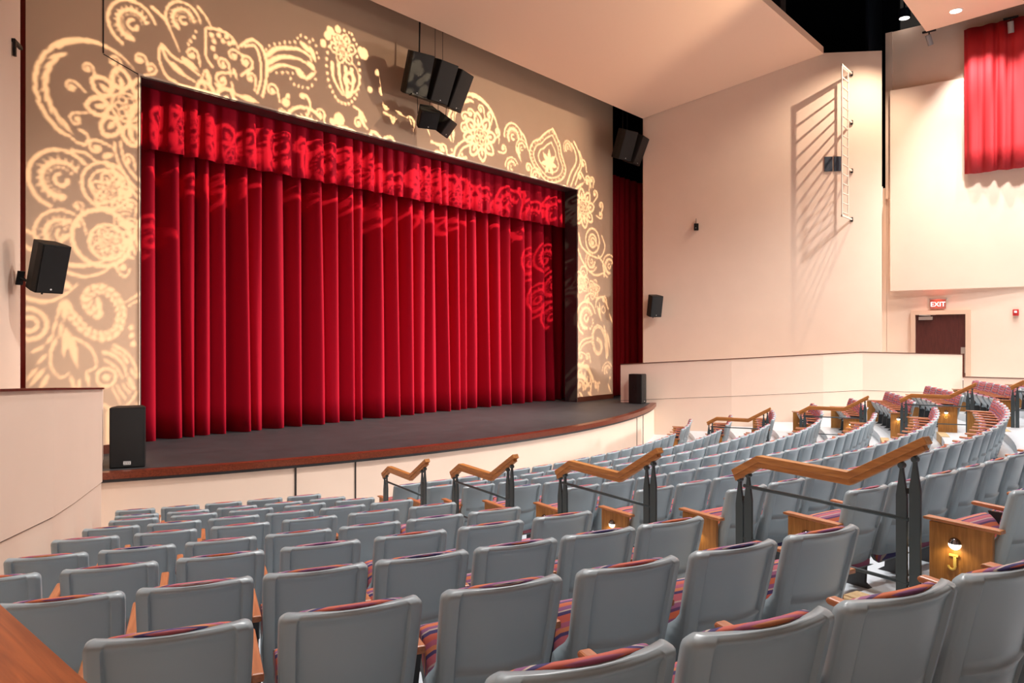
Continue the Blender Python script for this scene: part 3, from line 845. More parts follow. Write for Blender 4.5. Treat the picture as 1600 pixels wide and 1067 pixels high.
 ('stroke',[(-7.63,2.33),(-7.56,2.22),(-7.49,2.17)],0.043,0.03),
 ('stroke',[(-7.54,2.36),(-7.47,2.26),(-7.39,2.26)],0.043,0.031),
 ('stroke',[(-8.0,1.98),(-7.77,1.87),(-7.54,1.95),(-7.37,2.18)],0.061,0.037),
 ('stroke',[(-7.89,1.28),(-7.91,1.52),(-7.82,1.69),(-7.66,1.8)],0.06,0.048),
 ('stroke',[(-7.66,1.28),(-7.58,1.52),(-7.44,1.72),(-7.37,1.96)],0.061,0.049),
 ('stroke',[(-7.48,1.24),(-7.39,1.45)],0.061,0.061),
 ('leaf',(-7.89,1.88),(-7.91,1.5),0.084),
 ('scroll',(-6.9,7.28),0.62,23.76349455664086,207.04694978826512),
 ('curl',(-6.35,7.54),0.226,72.28638260731347,1),
 ('flower',(-5.78,7.8),0.72,7),
 ('curl',(-5.23,7.96),0.226,39.94707162425718,1),
 ('flower',(-4.66,7.41),0.72,7),
 ('curl',(-4.11,7.6),0.226,19.112992637675422,1),
 ('scroll',(-3.54,7.9),0.62,49.73520292670516,278.7317581372556),
 ('curl',(-2.99,7.98),0.225,34.8184112434632,1),
 ('scroll',(-2.42,7.67),0.62,43.91368253272308,284.0113193790482),
 ('curl',(-1.87,8.03),0.225,15.60928547428593,1),
 ('flower',(-1.3,7.7),0.72,7),
 ('curl',(-0.75,7.8),0.225,32.0022313633412,1),
 ('scroll',(-0.18,7.27),0.62,56.07530183399449,285.20325872035914),
 ('curl',(0.37,7.83),0.225,54.04423312319844,1),
 ('flower',(0.94,7.63),0.72,7),
 ('curl',(1.49,8.03),0.224,152.64793588025424,1),
 ('flower',(2.06,7.51),0.72,7),
 ('curl',(2.61,7.86),0.224,77.58774311279527,1),
 ('scroll',(3.18,7.43),0.62,48.75553911807724,194.75623159794733),
 ('curl',(3.73,7.53),0.224,112.74313419718261,1),
 ('scroll',(4.3,7.6),0.62,28.27440516689958,227.71275919643716),
 ('curl',(4.85,8.1),0.224,35.20322897999677,1),
 ('scroll',(5.42,7.35),0.62,37.959898907461145,220.39353184556515),
 ('curl',(5.97,7.71),0.224,134.44968257828327,1),
 ('scroll',(6.54,7.62),0.62,54.258906091839464,201.10773825896456),
 ('curl',(7.09,7.54),0.224,41.19649924297766,1),
 ('scroll',(-6.7,6.3),0.5,45.90973447957655,257.6975282641567),
 ('scroll',(-6.0,5.8),0.5,14.245030189519554,226.41736949089082),
 ('scroll',(-6.9,5.2),0.5,10.652381609793418,240.49206273871934),
 ('scroll',(6.6,6.5),0.5,2.5686712669211786,266.702106960767),
 ('scroll',(6.9,5.6),0.5,53.75566674670936,295.021135817658),
 ('scroll',(6.2,5.2),0.5,44.09267738843555,295.5854350774246),
 ('scroll',(6.8,4.6),0.5,1.0912515175984483,221.78961146909276),
 ('scroll',(5.8,6.3),0.5,57.960405418087376,275.27633787476634),
]

for k, *a in PATTERN:
    if k == 'stroke': p_line(smooth_pts(a[0], 6), a[1], a[2])
    elif k == 'ring': p_arc(a[0], a[1], 0, 360, a[2])
    else: {'wreath': m_wreath, 'flower': m_flower, 'curl': m_curl, 'scroll': m_scroll, 'disc': p_disc, 'leaf': p_leaf, 'rope': m_rope, 'vase': m_vase, 'lotus': m_lotus}[k](*a)
PL = Vector((1.2, -13.4, 12.72)); PS = .03                      # lamp position; the plate is the wall scaled about the lamp
gp = MB()
def plate(x0, x1, z0, z1):
    y = PL.y + (0 - PL.y) * PS
    c = [(PL.x + (x - PL.x) * PS, y, PL.z + (z - PL.z) * PS) for x, z in ((x0, z0), (x1, z0), (x1, z1), (x0, z1))]
    gp.add(c, [(0, 1, 2, 3)])
for j in range(nz):
    row = HOLE[j]; ch = np.flatnonzero(np.diff(np.concatenate(([1], row.astype(int), [1]))))
    z0 = GZ0 + j * GS
    for a, b in zip(ch[::2], ch[1::2]): plate(GX0 + a * GS, GX0 + b * GS, z0, z0 + GS)
plate(-18.6, GX0, -6, 20); plate(GX1, 20.6, -6, 20); plate(GX0, GX1, -6, GZ0); plate(GX0, GX1, GZ1, 20)
pj = thing('pattern_projector', 'black pattern projector hung under the rear ceiling panel', 'projector', (0, 0, 0))
gp.build('pattern_plate', M['black'], pj)
hs = MB(); y1 = PL.y - PL.y * PS
cx, cz = PL.x, PL.z + (7 - PL.z) * PS
for dx in (-1, 1): hs.box((cx + dx * .56, (PL.y + y1) / 2 - .1, cz), (.02, y1 - PL.y + .2, .74))
for dz in (-1, 1): hs.box((cx, (PL.y + y1) / 2 - .1, cz + dz * .36), (1.12, y1 - PL.y + .2, .02))
hs.box((cx, PL.y - .2, cz), (1.12, .02, .74)); hs.tube([(cx, PL.y, cz + .37), (cx, PL.y, 13.44)], .03)
hs.build('lamp_housing', M['black'], pj)
spot('pattern_lamp', PL, (1.2, 0, 5.6), 22000, 84, 0.05, .0008, (1.0, .75, .47))
# ------------------------------------------------------------------ theatre seat (built once, then copied)
LEAN = .25
def sstep(a, b, x):
    t = max(0, min(1, (x - a) / (b - a))); return t * t * (3 - 2 * t)
def shell_mesh():
    U = [-1, -.99, -.97, -.94, -.88, -.83, -.81, -.795, -.78, -.765, -.6, -.3, 0, .3, .6, .765, .78, .795, .81, .83, .88, .94, .97, .99, 1]
    Z = [.26, .31, .335, .345, .355, .42, .47, .498, .508, .518, .55, .60, .68, .75, .80, .814, .823, .832, .840, .846, .8495, .85]
    rho = .036; A = []; B = []
    for z in Z:
        hw = .232 + .018 * sstep(.26, .8, z)
        if z > .85 - rho: hw = hw - rho + math.sqrt(max(0, rho * rho - (z - (.85 - rho)) ** 2)) * .9 + rho * .1
        ra = []; rb = []
        for u in U:
            au = abs(u)
            y = (BACK - z) * LEAN + .055 * (u * u - 1) + .045
            rear = y - .045 + .020 * (1 - sstep(.78, .795, au)) * sstep(.852, .80, z)
            rear += .012 * sstep(.95, 1, au) + .018 * sstep(.828, .85, z) ** 2
            if au < .79:
                zc = .512 - .012 * (1 - u * u)
                rear -= .013 * math.exp(-((z - zc) / .009) ** 2); rear -= .011 * math.exp(-((z - .345) / .009) ** 2)
                rear -= .006 * sstep(.52, .50, z)
            fr = y - .045 + .052 + .13 * sstep(.93, .97, au) * sstep(.56, .40, z) - .008 * sstep(.83, .85, z)
            ra.append((hw * u, rear, z)); rb.append((hw * u, fr, z))
        A.append(ra); B.append(rb)
    mb = MB(); mb.grid_solid(A, B); return mb.mesh('back_shell', M['shell'], True)
def cushion_mesh():
    U = [-1, -.97, -.9, -.75, -.5, -.25, 0, .25, .5, .75, .9, .97, 1]; A = []; B = []
    n = 12
    for j in range(n + 1):
        v = j / n; ra = []; rb = []
        for u in U:
            ztop = .836 + .024 * (1 - u * u) ** .7
            z = .44 + (ztop - .44) * v
            hw = .222 - .03 * sstep(.9, 1.0, v)
            y = (BACK - z) * LEAN + .055 * u * u - .055
            bul = math.sin(math.pi * min(1, max(0, v * .97 + .015))) ** .35 * (1 - abs(u) ** 6) ** .5
            ra.append((hw * u, y + .04, z)); rb.append((hw * u, y + .052 + .045 * bul, z))
        A.append(ra); B.append(rb)
    mb = MB(); mb.grid_solid(A, B); return mb.mesh('back_cushion', M['fabric'], True)
TIP = Matrix.Translation((0, .235, .352)) @ Matrix.Rotation(R(53), 4, 'X') @ Matrix.Translation((0, -.30, -.40))   # seats are tipped up
def seat_mesh():
    A = []; B = []
    prof = [(.13, .40), (.16, .425), (.25, .44), (.40, .452), (.52, .458), (.565, .45), (.59, .43), (.598, .405)]
    U = [-1, -.96, -.85, -.5, 0, .5, .85, .96, 1]
    for y, z in prof:
        A.append([(.222 * u, y, z - .02 * (abs(u) ** 8)) for u in U]); B.append([(.222 * u, min(y, .575), .375) for u in U])
    mb = MB(); mb.grid_solid(A, B); return mb.mesh('seat_cushion', M['fabric'], True)
def pan_mesh():
    A = []; B = []
    U = [-1, -.97, -.85, -.5, 0, .5, .85, .97, 1]
    for y, z in [(.12, .395), (.125, .36), (.16, .335), (.30, .325), (.45, .33), (.56, .35), (.585, .37), (.588, .40)]:
        A.append([(.226 * u, y, z + .02 * abs(u) ** 8) for u in U]); B.append([(.20 * u, min(max(y, .14), .57), .385) for u in U])
    mb = MB(); mb.grid_solid(B, A); return mb.mesh('seat_pan', M['shell'], True)
def arm_mesh(x):
    mb = MB(); mb.profile([(.10, .60), (.50, .622), (.512, .636), (.50, .65), (.10, .632)], (x, 0, 0), (0, 1, 0), (0, 0, 1), (1, 0, 0), .046)
    return mb.mesh('armrest', M['oak_arm'], False, .008)
def leg_mesh(x):
    mb = MB(); mb.profile([(.15, 0), (.42, 0), (.36, .04), (.33, .40), (.40, .60), (.13, .60), (.19, .4), (.21, .04)], (x, 0, 0), (0, 1, 0), (0, 0, 1), (1, 0, 0), .03)
    return mb.mesh('leg', M['leg'], False)
def panel_mesh(x):
    mb = MB(); mb.box((x, .325, .29), (.03, .39, .58)); mb.mi = 1
    mb.profile([(.075, .578), (.545, .590), (.555, .60), (.545, .61), (.075, .602)], (x, 0, 0), (0, 1, 0), (0, 0, 1), (1, 0, 0), .07)
    return mb.mesh('end_panel', [M['oak_panel'], M['oak_arm']], False, .004)
XA = .268
ME_SHELL, ME_CUSH, ME_SEAT, ME_PAN = shell_mesh(), cushion_mesh(), seat_mesh(), pan_mesh()
ME_ARM, ME_LEG = arm_mesh(XA), leg_mesh(XA)
ME_ARML = arm_mesh(-XA)
ME_PANL, ME_PANR = panel_mesh(-XA - .005), panel_mesh(XA + .005)
def lamp_mesh(x):
    mb = MB(); n = 12; c = Vector((x - .016, .355, .462)); rad = .04
    for half in (0, 1):
        mb.mi = half; A = []
        for i in range(7):
            th = math.pi * i / 6; row = []
            for k in range(9):
                ph = math.pi * k / 8 - math.pi / 2
                # dome bulging to -x; upper half chrome, lower half glowing
                e = (math.pi / 2) * (k / 8) if half == 0 else -(math.pi / 2) * (k / 8)
                row.append(c + Vector((-math.sin(th) * math.cos(e) * rad * .8, -math.cos(th) * math.cos(e) * rad, math.sin(e) * rad)))
            A.append(row)
        mb.grid_solid(A, [[Vector((c.x + .002, p.y, p.z)) for p in r] for r in A])
    return mb.mesh('aisle_lamp', [M['chrome'], M['lamp']], True)
ME_LAMP = lamp_mesh(-XA - .005)
def letter_mesh(ch):
    if ch == 'J':
        mb = MB(); h = .09
        mb.box((.012, 0, .012), (.018, h - .02, .012)); mb.box((.004, h / 2 - .008, .012), (.056, .014, .012))
        for i in range(10):
            a = R(-180 + 180 * i / 9 * 1.0); b = R(-180 + 180 * (i + 1) / 9)
            if i < 9: mb.tube([(-.008 + .021 * math.cos(a), -.034 + .021 * math.sin(a), .012), (-.008 + .021 * math.cos(b), -.034 + .021 * math.sin(b), .012)], .008, 6)
        return mb.mesh('row_letter', M['brass'])
    return text_mesh(ch, .10, .012, M['brass'])
ME_LET = {c: letter_mesh(c) for c in LET}

def make_seat(kind):
    s = link('theatre_seat', None); s.empty_display_size = .1; s['category'] = 'theatre seat'
    link('back_shell', ME_SHELL, s); link('back_cushion', ME_CUSH, s); st_ = link('seat_cushion', ME_SEAT, s); st_.location, st_.rotation_euler = TIP.to_translation(), TIP.to_euler(); link('seat_pan', ME_PAN, st_)
    if kind == 'right_end':
        link('end_panel', ME_PANR, s)
    else:
        link('armrest', ME_ARM, s); link('leg', ME_LEG, s)
    if kind == 'left_end': link('end_panel', ME_PANL, s)
    return s
PROTO = {k: make_seat(k) for k in ('mid', 'left_end', 'right_end')}
used = set()

LEFT_N = [5, 5, 5, 6, 6, 7, 7, 7, 6, 5]; LEFT_END = [-21.51, -21.34, -21.2, -20.99, -20.96, -20.75, -20.83, -20.68, -20.69, -20.58]
LEFT_BEG = [-29.25, -28.86, -28.67, -28.95, -29.11, -29.28, -29.45, -28.2, -27.14, -25.2]
RIGHT_DR = [0, 0, 0, 0, -.15, -.3, -.45, -.45, -.5, -.5]      # the right block sits a little closer to the stage at the rear
seats = []
for i in range(10):
    L = [R(LEFT_BEG[i] + (LEFT_END[i] - LEFT_BEG[i]) * k / (LEFT_N[i] - 1)) for k in range(LEFT_N[i])]
    for k, ph in enumerate(L): seats.append((i, 'left', k, len(L), ph))
    n = int(R(14.8 + 16.75) * ROW_R[i] / .5575)
    for k in range(n): seats.append((i, 'centre', k, n, R(-16.75 + 31.55 * (k + .5) / n)))
    for k in range(len(L)): seats.append((i, 'right', k, len(L), R(17.5) + (k + .5) * .568 / ROW_R[i]))
# only what the photograph can see: direction and distance from the camera
cam_m = Euler(cam.rotation_euler).to_matrix().transposed()
def seen(p):
    q = cam_m @ (Vector(p) - Vector(EYE)); z = -q.z
    if z < .8: return None
    x = 800 + 1194 * q.x / z; y = 530 - 1194 * q.y / z
    return z if -110 < x < 1850 and y < 1200 else None
vis = []
for s_ in seats:
    i, blk, k, n, ph = s_
    p = pol(ROW_R[i] + (RIGHT_DR[i] if blk == 'right' else 0), ph); p.z = ROW_Z[i]
    d = seen((p.x, p.y, p.z + .8))
    if d: vis.append((d, s_, p))
vis.sort(key=lambda t: t[0])
print('SEATS in view', len(vis))
WHERE = {'left': 'left block, %s row from the stage, %s seat from the handrail aisle', 'centre': 'centre block, %s row from the stage, %s seat from the near aisle', 'right': 'right block, %s row from the stage, %s seat from the far aisle'}
rest = MB()
for num, (d, (i, blk, k, n, ph), p) in enumerate(vis):
    q = n - 1 - k if blk == 'left' else k
    kind = 'mid'
    if blk == 'centre': kind = 'left_end' if k == 0 else ('right_end' if k == n - 1 else 'mid')
    elif blk == 'left': kind = 'right_end' if k == n - 1 else ('left_end' if k == 0 else 'mid')
    else: kind = 'left_end' if k == 0 else ('right_end' if k == n - 1 else 'mid')
    if num >= 300:
        T = Matrix.Translation(p) @ Matrix.Rotation(ph, 4, 'Z')
        parts = [(ME_SHELL, 0), (ME_CUSH, 1), (ME_SEAT, 1), (ME_PAN, 0)] + ([(ME_PANR, 2)] if kind == 'right_end' else [(ME_ARM, 4), (ME_LEG, 3)]) + ([(ME_PANL, 2)] if kind == 'left_end' else [])
        for me, mi in parts:
            TT = T @ TIP if me in (ME_SEAT, ME_PAN) else T
            rest.mi = mi; rest.add([TT @ v.co for v in me.vertices], [tuple(f.vertices) for f in me.polygons])
        continue
    label = 'grey theatre seat, ' + WHERE[blk] % (ORD[i], ORD[q])
    grp = 'theatre seats of the %s block' % blk
    if kind in used: s = dup(PROTO[kind], p, ph, label, grp)
    else:
        used.add(kind); s = PROTO[kind]; s.location = p; s.rotation_euler = (0, 0, ph); s['label'] = label; s['group'] = grp
    if kind == 'left_end' and blk in ('centre', 'right'):
        pan = [c for c in s.children if c.name.startswith('end_panel')][0]
        link('aisle_lamp', ME_LAMP, pan)
        l = link('row_letter', ME_LET[LET[i]], pan); l.location = (-XA - .02, .36, .352)
        l.rotation_euler = (R(90), 0, R(-90)); l['label'] = 'brass letter ' + LET[i]
        bl = bpy.data.lights.new('aisle_lamp_light', 'SPOT'); bl.energy = .9; bl.spot_size = R(150); bl.spot_blend = .5; bl.shadow_soft_size = .015; bl.color = (1, .80, .45)
        lo = link('aisle_lamp_light', bl); T = Matrix.Translation(p) @ Matrix.Rotation(ph, 4, 'Z')
        lo.location = T @ Vector((-XA - .085, .355, .44)); lo.rotation_euler = (T.to_3x3() @ Vector((.35, 0, -1))).to_track_quat('-Z', 'Y').to_euler()
if rest.v:
    o = rest.build('theatre_seats', [M['shell'], M['fabric'], M['oak_panel'], M['leg'], M['oak_arm']], smooth=True)
    tag(o, 'remaining small far theatre seats at the right end of the rows', 'theatre seats', kind='stuff')

# ------------------------------------------------------------------ aisle handrails
def offset_poly(pts, t):
    up = []; lo = []
    for i, p in enumerate(pts):
        a = Vector(pts[max(i - 1, 0)]); b = Vector(pts[min(i + 1, len(pts) - 1)])
        d1 = (Vector(p) - a).normalized() if i else (b - Vector(p)).normalized(); d2 = (b - Vector(p)).normalized() if i < len(pts) - 1 else d1
        nn = (Vector((-d1.y, d1.x)) + Vector((-d2.y, d2.x))).normalized(); k = t / max(.3, nn.dot(Vector((-d1.y, d1.x))))
        up.append((p[0] + nn.x * 0, p[1] + nn.y * 0)); lo.append((p[0] - nn.x * k, p[1] - nn.y * k))
    return up + lo[::-1]
# outline along the aisle: x = distance towards the stage from the rear post, z above the rear tread
RL = [(-.07, 1.165), (.46, .865), (1.23, .878), (1.48, .735)]
def rail_meshes():
    mb = MB(); Y = (0, 1, 0); Z = (0, 0, 1); X = (1, 0, 0)
    mb.profile(offset_poly(RL, .05), (0, 0, 0), Y, Z, X, .075)
    low = [(a + .012 * (1 if i == 0 else -1 if i == 3 else 0), b - .048) for i, (a, b) in enumerate(RL)]
    mb.profile(offset_poly(low, .045), (0, 0, 0), Y, Z, X, .05)
    hand = mb.mesh('handrail', M['oak'], False, .004)
    def post(y, z0, ztop):
        m = MB(); h = ztop
        m.profile([(y - .037, z0), (y + .037, z0), (y + .037, h - .22), (y + .012, h - .06), (y + .012, h), (y - .012, h), (y - .012, h - .06), (y - .037, h - .22)], (0, 0, 0), Y, Z, X, .022)
        m.tube([(-.022, y, h - .025), (.022, y, h - .025)], .02, 10)
        return m.mesh('post', M['steel'], False, .003)
    posts = [post(.0, 0, 1.035), post(.088, 0, .985), post(1.335, -.18, .735), post(1.42, -.18, .69)]
    mid = MB(); mid.tube([(0, .04, .615), (0, 1.38, .62)], .014, 10); mid = mid.mesh('cross_bar', M['steel'], True)
    low_ = MB(); low_.tube([(0, .04, .2), (0, 1.38, .205)], .012, 10); low_ = low_.mesh('cross_bar', M['steel'], True)
    clips = []
    for a, b, z in ((.0, .088, .80), (.0, .088, .16), (1.335, 1.42, .52)):
        clip = MB(); clip.box((0, (a + b) / 2, z), (.016, b - a, .035)); clips.append(clip.mesh('spacer', M['blackmetal']))
    return hand, posts, mid, low_, clips
HAND, POSTS, MID, LOWB, CLIP = rail_meshes()
WR = ['nearest the camera', 'second from the camera', 'third from the camera', 'nearest the stage']
WF = ['rearmost of four', 'third from the stage', 'second from the stage', 'nearest the stage']
for sgn, side in ((-1, 'near'), (1, 'far')):
    for n in range(4):
        r = ([25.44, 23.03, 20.66, 18.38] if sgn < 0 else [25.6, 23.4, 21.2, 19.0])[n]; k = 8 - 2 * n
        ph = R(-17.3) if sgn < 0 else R(17.2)
        p = pol(r, ph); p.z = ROW_Z[k]
        lab = 'oak handrail on dark steel posts in the %s aisle, %s' % (side, (WR if sgn < 0 else WF)[n])
        t = thing('aisle_handrail', lab, 'handrail', p, ph, 'handrails of the %s aisle' % side)
        link('handrail', HAND, t)
        for me in POSTS: link('post', me, t)
        link('cross_bar', MID, t); link('cross_bar', LOWB, t); [link('spacer', c, t) for c in CLIP]
# ------------------------------------------------------------------ loudspeakers
def cabinet(w, d, h, taper=.25, logo='dot'):
    """front face towards -y, centre at origin"""
    mb = MB(); wb = w * (1 - taper)
    pl = [(-w / 2, -d / 2), (w / 2, -d / 2), (w / 2, -d / 2 + d * .35), (wb / 2, d / 2), (-wb / 2, d / 2), (-w / 2, -d / 2 + d * .35)]
    mb.prism(pl, -h / 2, h / 2)
    cab = mb.mesh('cabinet', M['speaker'], False, .012)
    g = MB(); A = []; B = []
    for j in range(5):
        z = -h / 2 + .02 + (h - .04) * j / 4; row = []; rb = []
        for i in range(9):
            u = -1 + i / 4; row.append(((w / 2 - .018) * u, -d / 2 - .012 - .012 * (1 - u * u), z)); rb.append(((w / 2 - .018) * u, -d / 2 + .004, z))
        A.append(row); B.append(rb)
    g.grid_solid(A, B); gr = g.mesh('grille', M['grille'], False)
    b = MB()
    if logo == 'dot': b.tube([(0, -d / 2 - .022, -h / 2 + .07), (0, -d / 2 - .03, -h / 2 + .07)], .014, 12)
    else:
        for k in range(4): b.box((-.045 + .03 * k, -d / 2 - .027, -h / 2 + .085), (.022, .006, .03)); 
        b.box((0, -d / 2 - .027, -h / 2 + .06), (.11, .006, .008)); b.box((0, -d / 2 - .027, -h / 2 + .11), (.11, .006, .008))
    bd = b.mesh('badge', M['white'])
    return cab, gr, bd
def speaker(name, label, loc, rot, dims, logo='dot', extra=None, taper=.25):
    t = link(name, None); t.empty_display_size = .1; t.location = loc; t.rotation_euler = rot; tag(t, label, 'loudspeaker')
    cab, gr, bd = cabinet(*dims, taper=taper, logo=logo)
    c = link('cabinet', cab, t); link('grille', gr, t); link('badge', bd, t)
    if extra: extra(t, c)
    return t
def handles(xs):
    def fn(t, c):
        m = MB()
        for x in xs:
            for z in (-.02, .06): m.box((x, .02, z), (.012, .05, .055))
        m.build('side_handle', M['blackmetal'], t)
    return fn
speaker('floor_speaker', 'tall black loudspeaker standing on the left end of the stage', (-8.27, -1.72, 1.06 + .50), (0, 0, R(-29)), (.53, .46, 1.0), 'logo', handles((-.262,)))
speaker('floor_speaker', 'tall black loudspeaker standing on the right end of the stage', (8.18, -1.80, 1.06 + .49), (0, 0, R(12)), (.5, .46, .97), 'dot', handles((-.247,)))
def wall_arm(v, plate):
    def fn(t, c):
        m = MB(); m.tube([(0, .1, -.30), (0, .30, -.34), v], .022, 8); m.box(v, (plate, .03, .22)); m.box((0, 0, -.385), (.16, .1, .03)); m.tube([(0, .0, -.36), (0, .0, -.44)], .015)
        m.build('wall_bracket', M['blackmetal'], t)
    return fn
speaker('wall_speaker', 'black loudspeaker tilted down on a bracket at the left wall', (-9.56, -1.85, 4.31), (R(17), 0, R(12)), (.44, .36, .76), 'dot', wall_arm((-.12, .42, -.30), .1))
speaker('wall_speaker', 'small black loudspeaker on a bracket low on the right splayed wall', (9.68, -1.60, 4.36), (R(12), 0, R(-32)), (.44, .38, .74), 'dot', wall_arm((0, .40, -.42), .08))
# hanging centre cluster: three full-range boxes above, two small ones below
def hang(t, c): pass
TL = R(17)
for k, (x, y, z, rz, pos) in enumerate([(-.80, -.72, 9.88, 14, 'left'), (-.10, -.82, 9.85, 0, 'middle'), (.58, -.72, 9.83, -14, 'right')]):
    speaker('hanging_speaker', 'large black hanging loudspeaker, %s box of the three above the stage centre' % pos, (x, y, z), (R(24), 0, R(-rz)), (.62, .5, 1.02), taper=.35)
sf = thing('speaker_frame', 'black suspension frame holding the loudspeaker cluster above the stage centre', 'frame', (-.12, -.6, 10.34))
m = MB(); m.box((0.3, .12, .02), (.5, .2, .06)); m.box((.45, .1, .06), (.3, .12, .05)); m.tube([(.22, .1, .05), (.22, .1, .16)], .03); m.tube([(.5, .1, .05), (.5, .1, .16)], .02)
m.box((0, -.12, -1.02), (1.7, .12, .04)); m.build('beam', M['blackmetal'], sf)
for x, r in ((-.35, .022), (.22, .006), (.5, .006)):
    m = MB(); m.tube([(x, .1, .0), (x + (.02 if r > .01 else 0), .1, 1.0), (x, .1, 3.2)], r); m.build('cable', M['blackmetal'], sf)
for x in (-.62, -.18, .12, .42, .74):
    m = MB(); m.tube([(x, -.12, -1.02), (x * .95, -.1, -1.45)], .008); m.build('chain', M['blackmetal'], sf)
speaker('hanging_speaker', 'small black loudspeaker hung under the centre cluster, left of the two', (-.44, -.75, 8.86), (R(38), 0, R(-24)), (.50, .46, .46), taper=.3)
speaker('hanging_speaker', 'small black loudspeaker hung under the centre cluster, right of the two', (.12, -.75, 8.80), (R(38), 0, R(24)), (.50, .46, .46), taper=.3)
for k, (x, y, rz, pos) in enumerate([(8.72, -.95, 14, 'left'), (9.36, -1.02, -10, 'right')]):
    speaker('hanging_speaker', 'black hanging loudspeaker, %s box of the pair at the right of the stage' % pos, (x, y, 9.92 - .06 * k), (R(22), 0, R(-rz)), (.60, .5, 1.0), taper=.35)
sf = thing('speaker_frame', 'black hanger with cables above the pair of loudspeakers at right', 'frame', (9.05, -.8, 10.45))
m = MB(); m.box((0, 0, 0), (.5, .12, .06)); m.build('beam', M['blackmetal'], sf)
for x in (-.15, .15):
    m = MB(); m.tube([(x, 0, 0), (x, 0, 3)], .012); m.build('cable', M['blackmetal'], sf)

# ------------------------------------------------------------------ right wall furniture
wd = Vector((.557, -.837, 0)).normalized(); wn = Vector((-.837, -.557, 0)).normalized(); W0 = Vector((9.7, -1.15, 0))
def onw(t, n, z): return W0 + wd * t + wn * n + Vector((0, 0, z))
RW = Matrix((wd, -wn, Vector((0, 0, 1)))).transposed()
lad = thing('wall_ladder', 'cream steel ladder standing off high on the right splayed wall', 'ladder', onw(7.08, 0, 7.3))
O = Vector(lad.location)
foot = onw(7.08, 0, 0); foot.z = 0
XL = Vector((-1, 0, 0))
zt, zb = 12.30, 7.30
for s in (.45, 1.12):
    m = MB(); q = foot + XL * s
    m.box(q + Vector((0, 0, (zt + zb) / 2)) - O, (.06, .035, zt - zb + (.1 if s > 1 else 0))); m.build('rail', M['ladder'], lad, bevel=.004)
for k in range(16):
    m = MB(); z = zb + .12 + (zt - zb - .2) * k / 15; m.tube([foot + XL * .45 + Vector((0, 0, z)) - O, foot + XL * 1.12 + Vector((0, 0, z)) - O], .024, 8); m.build('rung', M['ladder'], lad, smooth=True)
for z in (zb, zb + 1.67, zb + 3.33, zt):
    m = MB(); far = 1.15 if z in (zb, zt) else .45
    m.box(foot + XL * (far / 2) + Vector((0, 0, z)) - O, (far, .05, .06)); m.mi = 1; m.box(foot + XL * .03 + Vector((0, 0, z)) - O, (.07, .07, .14))
    m.build('bracket', [M['ladder'], M['blackmetal']], lad)
for k, t in enumerate((6.29, 6.61)):
    m = MB(); m.box((0, 0, 0), (.26, .05, .5))
    for a in (-.07, 0, .07):
        for b in (-.15, -.05, .05, .15): m.box((a, -.03, b), (.02, .012, .02))
    o = m.build('socket_box', M['box'], bevel=.004); o.location = onw(t, .025, 9.22); o.rotation_euler = (0, 0, math.atan2(wd.y, wd.x))
    tag(o, 'dark blue socket box beside the wall ladder, %s of the two' % ('left' if k == 0 else 'right'), 'socket box', 'socket boxes by the ladder')
s = thing('wall_sensor', 'tiny black sensor box alone on the right splayed wall', 'sensor', onw(1.83, 0, 7.12), math.atan2(wd.y, wd.x))
m = MB(); m.box((0, -.06, 0), (.15, .1, .24)); m.build('case', M['blackmetal'], s, bevel=.006)
m = MB(); m.tube([(0, -.03, .1), (0, -.03, .3)], .008); m.build('antenna', M['blackmetal'], s)
m = MB(); m.box((-.02, -.115, -.04), (.02, .01, .02)); m.build('badge', M['white'], s)
m = MB(); q = Vector((14.86, -7.93, 0)); path = [(q.x, q.y, 9.1), (q.x - .02, q.y, 9.05), (q.x - .03, q.y, 7.6), (q.x - .16, q.y + .02, 7.42)]
# conduit up the wall corner beside the black gap
o = m.tube([(14.70, -7.73, 8.5), (14.70, -7.73, 7.9), (14.62, -7.73, 7.5)], .03).build('conduit', M['wall'], smooth=True); tag(o, 'thin cream conduit running down the corner beside the ladder wall', 'conduit')

# exit door in the right side wall
dr = MB(); dr.box((14.985, -9.48, 2.98), (.03, 1.52, 2.1))
door = struct(dr.build('door_1', M['door']), 'dark red exit door under the lit exit sign', 'door')
f = MB()
for y in (-8.66, -10.30): f.box((14.96, y, 2.95), (.12, .14, 2.14))
f.box((14.96, -9.48, 4.09), (.12, 1.78, .14)); f.build('door_frame', M['frame'], door)
m = MB(); m.box((14.93, -9.05, 3.90), (.06, .42, .11)); m.tube([(14.90, -9.2, 3.98), (14.90, -8.85, 4.01), (14.93, -9.35, 4.02)], .012); m.build('door_closer', M['metal'], door)
m = MB(); m.box((14.96, -10.17, 2.5), (.03, .16, .85)); m.box((14.93, -10.15, 2.3), (.06, .03, .14)); m.build('door_handle', M['metal'], door)
ex = thing('exit_sign', 'lit white and red exit sign above the dark red door', 'exit sign', (14.95, -9.42, 4.40))
m = MB(); m.box((0, 0, .15), (.12, .50, .05)); m.build('housing', M['metal'], ex)
m = MB(); m.box((-.02, 0, -.03), (.02, .47, .31)); m.build('sign_face', M['exit'], ex)
l = link('lettering', text_mesh('EXIT', .22, .012, M['exit_letter']), ex); l.location = (-.036, 0, -.04); l.rotation_euler = (R(90), 0, R(-90)); l['label'] = 'bright EXIT lettering'
bl = bpy.data.lights.new('exit_sign_light', 'POINT'); bl.energy = 5; bl.color = (1, .12, .06); bl.shadow_soft_size = .08
lo = link('exit_sign_light', bl); lo.location = (14.76, -9.42, 4.42)
al = thing('fire_alarm', 'small red fire alarm strobe on the wall right of the exit door', 'fire alarm', (14.97, -11.62, 4.04))
m = MB(); m.box((-.02, 0, 0), (.08, .16, .2)); m.build('case', M['alarm'], al, bevel=.01); m = MB(); m.box((-.07, 0, .02), (.04, .08, .07)); m.build('strobe', M['white'], al, bevel=.01)
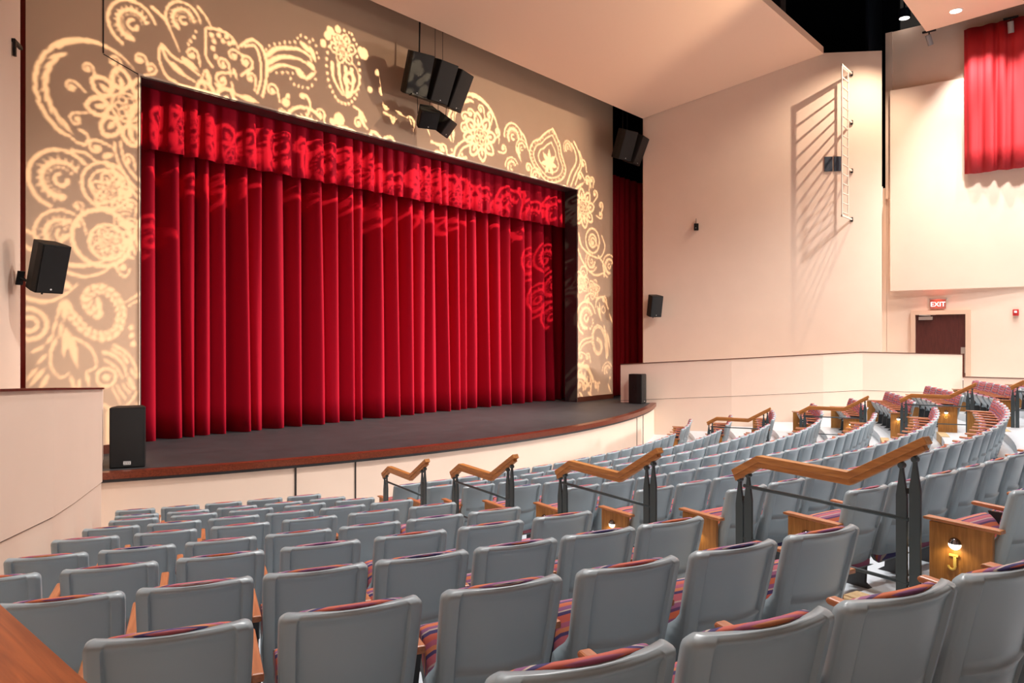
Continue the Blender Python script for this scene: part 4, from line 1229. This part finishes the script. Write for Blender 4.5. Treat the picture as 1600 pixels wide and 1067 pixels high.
# downlights and track spots
for loc, lab in [((14.80, -8.42, 14.22), 'round bright downlight in the black void above the ladder wall'), ((12.86, -10.3, 13.305), 'round bright downlight in the rear ceiling panel')]:
    t = thing('ceiling_downlight', lab, 'downlight', loc)
    m = MB(); m.tube([(0, 0, 0), (0, 0, .05)], .2, 24); m.build('ring', M['white'] if loc[2] < 14 else M['black'], t)
    if loc[2] > 14: m = MB(); m.tube([(0, 0, .05), (0, 0, 2.28)], .03, 10); m.tube([(0, 0, .05), (0, 0, .3)], .19, 20); m.build('pendant_can', M['black'], t)
    m = MB(); m.tube([(0, 0, -.006), (0, 0, .01)], .16, 24); m.build('diffuser', M['disc'], t)
for loc, tgt, lab in [((14.2, -9.3, 13.1), (15, -9.6, 11.5), 'grey track spotlight nearer the ladder wall'), ((14.4, -11.55, 13.0), (14.9, -11.6, 11.0), 'grey track spotlight in front of the red wall curtain')]:
    t = thing('track_spotlight', lab, 'spotlight', loc)
    d = (Vector(tgt) - Vector(loc)).normalized()
    m = MB(); m.tube([d * -.14, d * .2], .085, 20); m.build('lamp_can', M['grey'], t, smooth=False)
    m = MB(); m.tube([(0, 0, 0), (0, 0, .25)], .02); m.box((0, 0, .26), (.08, .4, .05)); m.build('track_mount', M['blackmetal'], t)
# left wall hook
h = thing('wall_hook', 'black hook bracket high on the left wall edge', 'bracket', (-9.80, -1.40, 7.68), math.atan2(-.837, -.557))
m = MB(); m.box((.12, -.02, 0), (.05, .04, .26)); m.box((-.03, -.03, .11), (.36, .05, .05)); m.tube([(.11, -.04, -.02), (.02, -.06, -.02), (-.03, -.06, .03), (-.04, -.05, .11)], .012); m.build('arm', M['blackmetal'], h)
# wood-capped partition beside the camera
pr = thing('partition_rail', 'wide red orange wooden rail cap in the lower left corner', 'rail', (-13.48, -12.6, 0), R(-3.5))
m = MB(); m.profile([(-.16, 2.40), (.16, 2.40), (.16, 2.49), (-.02, 2.49), (-.025, 2.48), (-.04, 2.48), (-.045, 2.49), (-.10, 2.49), (-.11, 2.475), (-.16, 2.47)], (0, 0, 0), (1, 0, 0), (0, 0, 1), (0, 1, 0), 2.6)
m.build('rail_cap', M['redwood'], pr)
m = MB(); m.box((0, 0, 2.02), (.12, 2.6, .76)); m.build('partition', M['wall'], pr)
